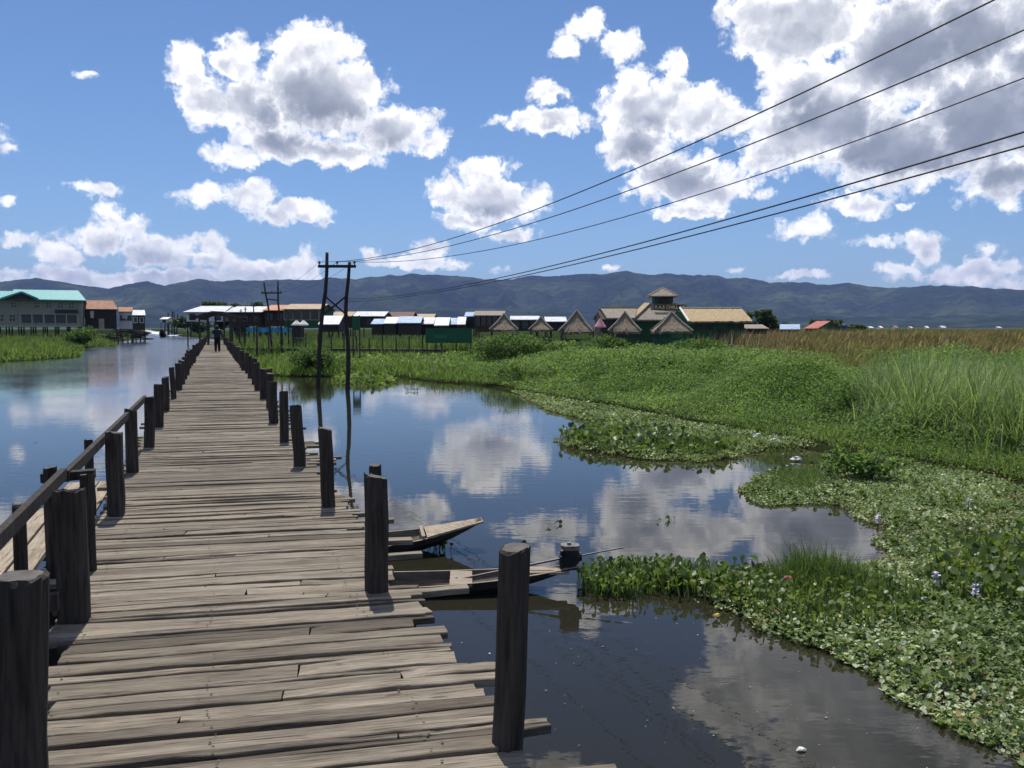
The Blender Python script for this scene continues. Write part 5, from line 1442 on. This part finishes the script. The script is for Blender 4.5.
def hya_parts(q, zmax, size, lmin=20, lmax=78):
    """upright hyacinth: every leaf on its own stalk"""
    n = len(q); h = zmax * U(.35, 1, n)
    base = np.column_stack([q + rng.normal(0, .03, (n, 2)), np.full(n, -.02)]); yaw = U(0, 6.283, n); ln = np.radians(U(58, 88, n))
    st = scatter(STK_V, STK_F, base, yaw, ln, np.zeros(n), h, np.full(n, .9))
    off = np.stack([-np.sin(yaw) * np.cos(ln) * h, np.cos(yaw) * np.cos(ln) * h, np.sin(ln) * h], -1)
    lf = scatter(RND_V, RND_F, base + off, yaw, np.radians(U(lmin, lmax, n)), np.radians(U(-35, 35, n)), size * U(.7, 1.25, n), U(.8, 1.15, n))
    return st, lf
def hya_thing(label, q, zmax, size, name='water_hyacinth'):
    c = q.mean(0); root = thing(name, label, 'water plant', (c[0], c[1], 0))
    st, lf = hya_parts(q, zmax, size)
    if len(q) < 15: np_mesh('leaves', *join([st, lf]), L['hyacinth'], root)
    else: np_mesh('stalks', *st, L['bush'], root); np_mesh('leaves', *lf, L['hyacinth'], root)
    return root
q = fill(M3, 900); d = polydist(q[:, 0], q[:, 1], M3); q = q[d > .12 * (fbm(q[:, 0] * 5, q[:, 1] * 5, 2, 4) - .3)]
hya_thing('glossy clump of tall water hyacinth nearest the engine of the dark boat', q, .19, .052)
for px, py, n, r, lb in ((435, 551, 34, .11, 'tiny water hyacinth floating between the two moored boats'), (666, 521, 10, .12, 'tiny dark plant floating alone on the cloud reflection'), (552, 525, 6, .1, 'few small leaves floating beyond the bow of the pale canoe'), (412, 391, 30, .2, 'small round plant floating on open water below the far bank')):
    c = P(px, py); a = U(0, 6.283, n); rr_ = r * np.sqrt(U(0, 1, n)); hya_thing(lb, np.column_stack([c[0] + rr_ * np.cos(a) * 1.5, c[1] + rr_ * np.sin(a)]), .13 if n > 12 else .05, .06 if n < 33 else .065)
# taller dark leaves inside the near mat
for pl, dens, zm, sz, lb in ((poly([(925,585),(960,560),(1010,553),(1100,560),(1100,610),(1024,612),(960,606)]), 260, .30, .085, 'band of taller dark green hyacinth leaves standing in the pale mat'),
                             (poly([(700,590),(730,584),(780,590),(840,588),(900,592),(935,605),(925,628),(880,640),(820,640),(770,628),(730,608)]), 300, .26, .055, 'dark leaves mixed through the grassy hummock'),
                             (poly([(655,588),(700,575),(760,580),(760,600),(735,612),(705,602)]), 330, .24, .075, 'dark hyacinth leaves along the water edge beside the grassy hummock'),
                             (poly([(556,441),(590,432),(650,436),(700,446),(740,452),(700,458),(640,456),(590,450)]), 90, .30, .13, 'dark leaves in the middle of the floating tongue')):
    q = fill(pl, dens); st, lf = hya_parts(q, zm, sz, 10, 70); v, f = join([st, lf]); tag(np_mesh('hyacinth_leaves', v, f, L['hyacinth']), lb, 'water plants', kind='stuff')

def tuft(label, pl, dens, h, w, mat, lean=.25, curl=.6, name='grass_tussock', peak=None):
    q = fill(pl, dens * 1.8); n = len(q); d = polydist(q[:, 0], q[:, 1], pl)
    c = q.mean(0); root = thing(name, label, 'grass', (c[0], c[1], 0))
    hh = h * U(.55, 1.1, n) * (.35 + .65 * smooth(0, .5, d)) * (.6 + .7 * fbm(q[:, 0] * 1.5, q[:, 1] * 1.5, 2, 12))
    if peak is not None: hh = hh * (.5 + .8 * np.exp(-((q[:, 0] - peak[0]) ** 2 + (q[:, 1] - peak[1]) ** 2) / peak[2] ** 2))
    v, f = blades(np.column_stack([q, np.full(n, -.01)]), hh, w * U(.6, 1.3, n), U(0, 6.283, n), np.abs(rng.normal(0, lean, n)), U(.1, curl, n) * 1.6)
    np_mesh('blades', v, f, mat, root); return root
pk = P(800, 578); tuft('grassy hummock rising from the near mat in front of the round pool', poly([(708,596),(730,580),(770,573),(830,571),(890,582),(932,605),(920,628),(880,640),(830,640),(790,630),(745,612)]), 1050, .46, .0065, L['dgrass'], peak=(pk[0], pk[1], .62))
tuft('low grassy islet at the tip of the mat beyond the round pool', poly([(742,492),(765,475),(800,471),(832,473),(842,490),(820,500),(770,502)]), 800, .30, .007, L['dgrass'], .5, .9)
tuft('short grass growing on the long floating tongue', poly([(600,447),(640,440),(690,446),(735,453),(720,461),(650,458)]), 260, .35, .010, L['grass'], .4, .8)
tuft('pale grass fringe on the floating tongue below the thicket', poly([(640,428),(700,432),(760,444),(800,450),(760,452),(690,445)]), 160, .3, .010, L['grass'], .4, .8)

tallm = lambda x, y, d, a: smooth(1.6, 3.4, d) * (1 - smooth(9, 13, d)) * smooth(20.5, 24.5, a + 5 * (fbm(x * .4, y * .4, 2, 3) - .5))
def blade_field(n_try, rmin, rmax, a0, a1, h0, h1, w0, mat, name, label, mask, lean=.15, curl=.8, wind=None, tip=None, segs=4, hmul=None, clump=0):
    az_ = np.radians(U(a0, a1, n_try)); r = np.sqrt(U(rmin ** 2, rmax ** 2, n_try))
    x, y = r * np.sin(az_), r * np.cos(az_)
    out_ = None
    if clump:                            # blades spring from tufts and fan outwards
        nc = max(1, n_try // clump); cx, cy = x[:nc], y[:nc]; w_ = rng.integers(0, nc, n_try); big_ = rng.uniform(.6, 1.25, nc)[w_]
        ox, oy = rng.normal(0, .20, n_try), rng.normal(0, .20, n_try); x, y = cx[w_] + ox, cy[w_] + oy; r = np.hypot(x, y); az_ = np.arctan2(x, y); out_ = np.arctan2(oy, ox)
    d = sdpoly(x, y, LAND)
    mk = mask(x, y, d, np.degrees(az_)); k = mk > rng.uniform(0, 1, n_try)
    x, y, r, d, mk = (a[k] for a in (x, y, r, d, mk)); n = len(x); out_ = out_[k] if clump else None
    hh = U(h0, h1, n) * (.6 + .6 * fbm(x * .35, y * .35, 3, 91)) * (.45 + .55 * np.clip(mk * 1.5, 0, 1))
    if hmul is not None: hh = hh * hmul(x, y)
    if clump: hh = hh * big_[k]
    yaw = U(0, 6.283, n) if wind is None else rng.normal(wind, .9, n)
    if clump: yaw = np.where(rng.uniform(0, 1, n) < .55, out_, yaw)
    v, f = blades(np.column_stack([x, y, np.full(n, .05)]), hh, w0 * U(.6, 1.4, n) * np.clip(r / 20, .8, 4), yaw, np.abs(rng.normal(0, lean, n)), U(.15, curl, n), segs)
    tag(np_mesh(name, v, f, mat), label, 'grass', kind='stuff')
    if tip is not None:
        m = rng.uniform(0, 1, n) < tip(x, y); V4 = v.reshape(n, segs + 1, 2, 3)
        top = V4[m][:, segs - 1].mean(1); nn = len(top)
        vv, ff = scatter([(-.13, 0, 0), (.13, 0, 0), (.16, .5, .03), (0, 1, 0), (-.16, .5, .03)], [(0, 1, 2), (0, 2, 4), (4, 2, 3)], top, yaw[m] - math.pi / 2 + rng.normal(0, .4, nn), np.radians(U(35, 85, nn)), U(-1.5, 1.5, nn), U(.28, .5, nn), np.clip(r[m] / 40, .7, 2.0) * .5)
        tag(np_mesh('reed_plumes', vv, ff, L['reedtip']), 'brown seed plumes over the reed field', 'reeds', kind='stuff')
# --- marsh thicket: leaves over the canopy surface, thinning with distance
def canopy_leaves(n_try, rmin, rmax, a0, a1, size0, mat, name, label, mask, layers=.32, tmpl=(DIA_V, DIA_F), power=1.0):
    az_ = np.radians(U(a0, a1, n_try)); r = (U(rmin ** power, rmax ** power, n_try)) ** (1 / power)
    x, y = r * np.sin(az_), r * np.cos(az_)
    h, d = canopy(x, y)
    # shadowy gaps and clumps
    k = mask(x, y, d, np.degrees(az_)) > rng.uniform(0, 1, n_try)
    x, y, h, r, d = (a[k] for a in (x, y, h, r, d)); n = len(x)
    z = np.maximum(h - U(0, 1, n) ** 1.5 * layers * (.4 + h) + rng.normal(0, .03, n), .02)
    s = size0 * U(.55, 1.4, n) * np.clip(r / 24, .75, 3.2)
    v, f = scatter(tmpl[0], tmpl[1], np.column_stack([x, y, z]), U(0, 6.283, n), np.radians(U(-25, 70, n)), np.radians(U(-50, 50, n)), s, U(.8, 1.5, n))
    tag(np_mesh(name, v, f, mat), label, 'ground cover', kind='stuff')
blade_field(34000, 14, 48, -8, 34, .45, .95, .017, L['thicket'], 'thicket_shoots', 'leafy shoots standing up all over the green thicket', lambda x, y, d, a: smooth(1, 3, d) * (.25 + .75 * smooth(.4, .6, fbm(x * .5, y * .5, 3, 19))) * (1 - tallm(x, y, d, a)), .35, 1.6, segs=3)
canopy_leaves(560000, 13.2, 48, -17, 40, .056, L['thicket'], 'marsh_thicket', 'dense green creeping thicket covering the bank', lambda x, y, d, a: np.where((d > .45), np.clip(1.0 - 0.55 * smooth(26, 48, y), 0, 1), 0))
canopy_leaves(190000, 46, 110, -20, 24, .075, L['thicket'], 'marsh_thicket', 'distant green marsh growth in front of the village', lambda x, y, d, a: (d > .3) * 1.0)

# tall pale grass on the right, bent by the wind
blade_field(52000, 13, 30, 18, 41, 1.25, 2.2, .015, L['tall'], 'tall_grass', 'tall pale green grass bending in the wind on the near bank', tallm, .18, 2.3, wind=0.15, segs=6, clump=105)
blade_field(26000, 14, 30, 14, 40, .18, .5, .010, L['grass'], 'bank_grass', 'short bright grass along the foot of the bank', lambda x, y, d, a: smooth(.2, .6, d) * (1 - smooth(1.5, 3, d)) * .9, .3, 1.2)
blade_field(30000, 17, 60, -6, 34, .5, 1.0, .012, L['tall'], 'thicket_grass', 'grass blades poking out of the green thicket', lambda x, y, d, a: smooth(2, 4, d) * smooth(.42, .62, fbm(x * .3, y * .3, 3, 15)) * .8, .3, 1.4, wind=.3)
blade_field(11000, 13, 30, 18, 41, 1.2, 2.1, .020, L['tall'], 'tall_grass', 'broad pale blades arching over the tall grass of the near bank', tallm, .2, 2.3, wind=.3, segs=6)
# reed field to the horizon
reedm = lambda x, y, d, a: smooth(9, 15, d + 4 * (fbm(x * .2, y * .2, 2, 8) - .5)) * smooth(9.0, 14.0, a + 5 * (fbm(x * .1, y * .1, 2, 18) - .5))
blade_field(120000, 26, 85, 8, 42, 1.8, 2.75, .016, L['reed'], 'reeds', 'reed field stretching behind the green bank', reedm, .12, 1.3, wind=.2, hmul=lambda x, y: (.34 + .66 * smooth(15.6, 20, np.degrees(np.arctan2(x, y)))) * (.62 + .38 * smooth(32, 50, y)), tip=lambda x, y: np.clip(.04 + .95 * smooth(15, 22, np.degrees(np.arctan2(x, y))) * smooth(34, 50, y), 0, .9))
blade_field(60000, 80, 420, 8, 42, 2.0, 2.9, .012, L['reedtip'], 'reeds', 'brown reeds far out towards the horizon', lambda x, y, d, a: smooth(10, 15, a) * 1.0, .10, .8, wind=.2, segs=3)
blade_field(40000, 40, 120, -20, 12, .5, 1.1, .012, L['grass'], 'marsh_grass', 'bright marsh grass between the huts and the open water', lambda x, y, d, a: (d > .2) * smooth(.35, .6, fbm(x * .15, y * .15, 3, 33)), .3, 1.0)
blade_field(14000, 36, 60, -17, -2, .35, .8, .012, L['grass'], 'marsh_grass', 'bright low grass at the edge of the open water behind the power pole', lambda x, y, d, a: (d > .1) * (1 - smooth(3, 9, d)), .3, 1.0)
blade_field(30000, 100, 900, -20, 12, .6, 1.3, .010, L['dgrass'], 'far_marsh', 'far marsh behind the village houses', lambda x, y, d, a: (d > .2) * 1.0, .3, .8, segs=3)

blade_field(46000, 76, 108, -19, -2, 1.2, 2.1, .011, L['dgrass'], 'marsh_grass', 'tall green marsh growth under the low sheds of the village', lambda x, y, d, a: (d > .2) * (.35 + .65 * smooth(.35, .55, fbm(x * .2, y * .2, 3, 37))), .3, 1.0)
# --- left bank
def bank_field(n_try, rmin, rmax, h0, h1, w0, mat, name, label, mask):
    az_ = np.radians(U(-36, -20, n_try)); r = U(rmin, rmax, n_try); x, y = r * np.sin(az_), r * np.cos(az_); d = sdpoly(x, y, BANK)
    k = (d > 0) & (mask(x, y, d) > rng.uniform(0, 1, n_try)); x, y, r, d = (a[k] for a in (x, y, r, d)); n = len(x)
    hh = U(h0, h1, n) * (.5 + .8 * fbm(x * .18, y * .18, 3, 71)) * (.4 + .6 * smooth(0, 3, d))
    v, f = blades(np.column_stack([x, y, np.full(n, .0)]), hh, w0 * U(.6, 1.4, n) * r / 60, U(0, 6.283, n), np.abs(rng.normal(0, .35, n)), U(.2, 1.2, n), 3)
    tag(np_mesh(name, v, f, mat), label, 'grass', kind='stuff')
bank_field(60000, 62, 125, .7, 1.5, .045, L['grass'], 'bank_grass', 'bright green grass on the left bank before the teal roofed house', lambda x, y, d: np.ones_like(x))
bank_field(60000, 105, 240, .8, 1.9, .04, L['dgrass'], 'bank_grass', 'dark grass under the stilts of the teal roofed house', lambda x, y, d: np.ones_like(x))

# --- single bushes and trees
def bush(label, px, py, Y, w, h, n, size, mat, name='bush', z0=0.0):
    c = D(px, py, Y); root = thing(name, label, name.replace('_', ' '), (c[0], Y, 0))
    lob = [(rng.normal(0, .33) * w, rng.normal(0, .3) * w * .8, z0 + h * rng.uniform(.3, .72), rng.uniform(.28, .5)) for _ in range(11)]
    ps = []
    for lx, ly, lz, lr in lob:
        m = n // len(lob); u = rng.normal(0, 1, (m, 3)); u /= np.linalg.norm(u, axis=1)[:, None]
        rr_ = U(.45, 1.08, m) ** .6
        p = np.stack([c[0] + lx + u[:, 0] * rr_ * lr * w * .62, Y + ly + u[:, 1] * rr_ * lr * w * .6, lz + u[:, 2] * rr_ * lr * h * .8], -1); ps.append(p[p[:, 2] > .02])
    p = np.concatenate(ps); m = len(p)
    v, f = scatter(DIA_V, DIA_F, p, U(0, 6.283, m), np.radians(U(-30, 70, m)), np.radians(U(-60, 60, m)), size * U(.6, 1.4, m), U(.8, 1.5, m))
    np_mesh('foliage', v, f, mat, root)
    mb = MB()
    for k in range(6):
        a = rng.uniform(0, 6.28); mb.tube([(c[0] + .05 * math.cos(a), Y + .05 * math.sin(a), -.2), (c[0] + .2 * w * math.cos(a), Y + .2 * w * math.sin(a), z0 + h * .45), (c[0] + .32 * w * math.cos(a), Y + .32 * w * math.sin(a), z0 + h * .75)], [.03, .02, .008], 5)
    mb.build('stems', M['bark'], root); return root
bush('dark leafy bush standing where the mat meets the muddy shore', 862, 482, P(862, 482)[1], 1.05, .55, 1300, .085, L['thicket'])
bush('large rounded bush before the first thatched huts', 517, 350, 58, 5.0, 2.3, 9000, .15, L['bush'])
bush('dark rounded bush below the thatched hut beside the pink parasol', 607, 345, 57, 3.6, 2.1, 6000, .15, L['bush'])
bush('dark bush at the water edge left of the tall power pole', 318, 362, 47, 2.6, 1.5, 5000, .13, L['bush'])
bush('round bush at the end of the left bank in front of the rust roofed house', 78, 345, 112, 3.2, 2.9, 2600, .24, L['bush'])
bush('pale bush behind the green signboard end', 548, 338, 66, 3.0, 1.7, 3000, .16, L['thicket'])
bush('low spreading bush in the thicket before the restaurant door', 700, 345, 60, 3.8, 1.9, 4500, .16, L['bush'])
bush('leafy bush on the crest of the thicket just before the reed field', 752, 372, 30, 2.0, 1.75, 3600, .085, L['thicket'])
bush('rough bush on the thicket slope above the long floating tongue', 655, 385, 33, 2.2, 1.45, 3600, .085, L['bush'])
bush('low ragged bush at the waterside left end of the thicket', 530, 380, 38, 2.6, 1.3, 3600, .09, L['thicket'])
bush('dark ragged bush at the left foot of the tall pale grass', 862, 410, 21.5, 1.5, 1.25, 3000, .07, L['bush'])
bush('leafy mound under the tall grass at the right shore', 905, 440, 18.5, 1.7, .85, 4500, .065, L['thicket'])

def tree(label, px, Y, top, w, n, size, base=333, name='tree'):
    c = D(px, base, Y); zt = D(px, top, Y)[2]; zb = .1; h = zt - zb
    root = thing(name, label, 'tree', (c[0], Y, 0))
    mb = MB(); tr = [np.array([c[0] + .06 * h * math.sin(k), Y, zb - .4 + h * .72 * k / 4]) for k in range(5)]; mb.tube(tr, [.05 * h * (1 - .16 * k) for k in range(5)], 8)
    tips = []
    for k in range(9):
        a = k * 2.4; s_ = tr[2 + k % 3]; e_ = s_ + np.array([math.cos(a) * w * .33, math.sin(a) * w * .33, h * rng.uniform(.1, .3)]); mb.tube([s_, (s_ + e_) / 2 + [0, 0, .05 * h], e_], [.02 * h, .014 * h, .005 * h], 5); tips.append(e_)
    mb.build('trunk', M['bark'], root)
    ps = []
    for k in range(16):
        o = tips[k % 9] + rng.normal(0, 1, 3) * [w * .13, w * .13, h * .10] + [0, 0, h * .02 * (k % 5)]
        m = n // 16; u = rng.normal(0, 1, (m, 3)); u /= np.linalg.norm(u, axis=1)[:, None]; u *= (U(.2, 1, m) ** .5)[:, None]
        ps.append(o + u * [w * .21, w * .21, h * .15])
    p = np.concatenate(ps); p[:, 2] = np.minimum(p[:, 2], zt); m = len(p)
    v, f = scatter(DIA_V, DIA_F, p, U(0, 6.283, m), np.radians(U(-60, 60, m)), np.radians(U(-60, 60, m)), size * U(.6, 1.4, m), U(.9, 1.6, m))
    np_mesh('crown', v, f, L['tree'], root); return root
tree('dark round tree behind the right end of the thatched hall', 757, 160, 311.5, 5.0, 4200, .40)
tree('small dark tree left of the low light blue roof', 778, 200, 324, 4.5, 2200, .45)
tree('dark green tree between the red roofed house and the blue tanks', 829, 192, 320.5, 5.5, 3000, .45)
tree('second dark tree touching the blue water tanks', 852, 196, 326, 5.0, 1800, .45)
tree('dark tree standing above the white house roof at the bridge end', 216.5, 140, 303.5, 4.6, 3000, .38)
tree('small tree above the pale roof right of the bridge gate', 235, 142, 304.8, 3.4, 1500, .36)
tree('small tree seen between the brown and the orange roofs', 258, 145, 304, 3.0, 1500, .36)
tree('far tree behind the poles across the channel', 190, 262, 318, 8.0, 1500, .8)

# --- small floating things
def bits(label, pl, dens, s0, s1, mat):
    q = fill(pl, dens); n = len(q); v, f = scatter(DIA_V, DIA_F, np.column_stack([q, U(.004, .012, n)]), U(0, 6.283, n), np.radians(U(-6, 10, n)), np.radians(U(-10, 10, n)), s0 + (s1 - s0) * U(0, 1, n) ** 4, U(.5, 1.6, n))
    tag(np_mesh('floating_debris', v, f, mat), label, 'debris', kind='stuff')
bits('specks of leaf and froth drifting on the dark near water', poly([(440,610),(600,600),(700,610),(760,640),(880,690),(1000,768),(1000,860),(450,860)]), 14, .006, .030, L['debris'])
bits('specks drifting on the open water beyond the boats', poly([(400,420),(540,450),(700,480),(700,560),(560,560),(400,510)]), 1.2, .012, .05, L['bush'])
bits('specks drifting left of the footbridge', poly([(-60,380),(120,375),(100,420),(-60,480)]), .35, .03, .10, L['bush'])
for k, (px, py, s_) in enumerate(((975, 603, .042), (935.5, 592, .045), (878, 528, .04), (968, 510, .03))):
    c = P(px, py + 6); root = thing('hyacinth_flower', ['lilac hyacinth flower farthest right in the pale mat', 'lilac hyacinth flower at the end of the grassy hummock', 'lilac hyacinth flower beside the round pool', 'small pale lilac flower farthest back in the mat'][k], 'flower', (c[0], c[1], 0), 0, 'hyacinth flowers')
    n = 44; zz = U(.12, .24, n); a = U(0, 6.283, n); v, f = scatter(RND_V, RND_F, np.column_stack([c[0] + .012 * np.cos(a), c[1] + .012 * np.sin(a), zz]), a - math.pi / 2, np.radians(U(0, 60, n)), U(-.4, .4, n), np.full(n, s_ * .72), U(.8, 1.2, n)); np_mesh('petals', v, f, M['lilac'], root)
    mb = MB(); mb.tube([(c[0], c[1], -.02), (c[0] + .005, c[1], .24)], [.008, .004], 6); mb.build('stalk', L['hyacinth'], root)
def scrap(label, px, py, z, s_, mat, name='litter'):
    c = P(px, py, z); n = 9; vs = []; r_ = random.Random(px)
    for j in range(3):
        for k in range(n):
            a = 2 * math.pi * k / n; rr_ = s_ * (.55 + .45 * r_.random()) * (1 - .22 * j); vs.append((c[0] + rr_ * 1.5 * math.cos(a), c[1] + rr_ * .8 * math.sin(a), z + s_ * .28 * j + r_.uniform(0, s_ * .2)))
    fs = [(j * n + k, j * n + (k + 1) % n, (j + 1) * n + (k + 1) % n, (j + 1) * n + k) for j in range(2) for k in range(n)] + [tuple(range(2 * n, 3 * n)), tuple(range(n))[::-1]]
    mb = MB(); mb.add(vs, fs); tag(mb.build(name, M[mat], None), label, 'litter')
scrap('crumpled pale bag floating on the dark water near the mat', 801, 751, .0, .030, 'litter')
scrap('small red wrapper caught in the grassy hummock', 787, 579, .22, .045, 'redlit')
scrap('yellow scrap of plastic at the water edge of the hummock', 717, 616, .03, .032, 'yellow')
scrap('white scrap lying on the muddy shore below the thicket', 757, 437, .1, .12, 'litter')
scrap('white scrap drifting in the narrow water behind the tongue', 796, 460, .02, .10, 'litter')
scrap('white bag lying in the marsh under the green signboard', 428, 353, .5, .25, 'litter')
scrap('white scrap on the muddy shore near the tongue of leaves', 775, 441, .1, .09, 'litter')
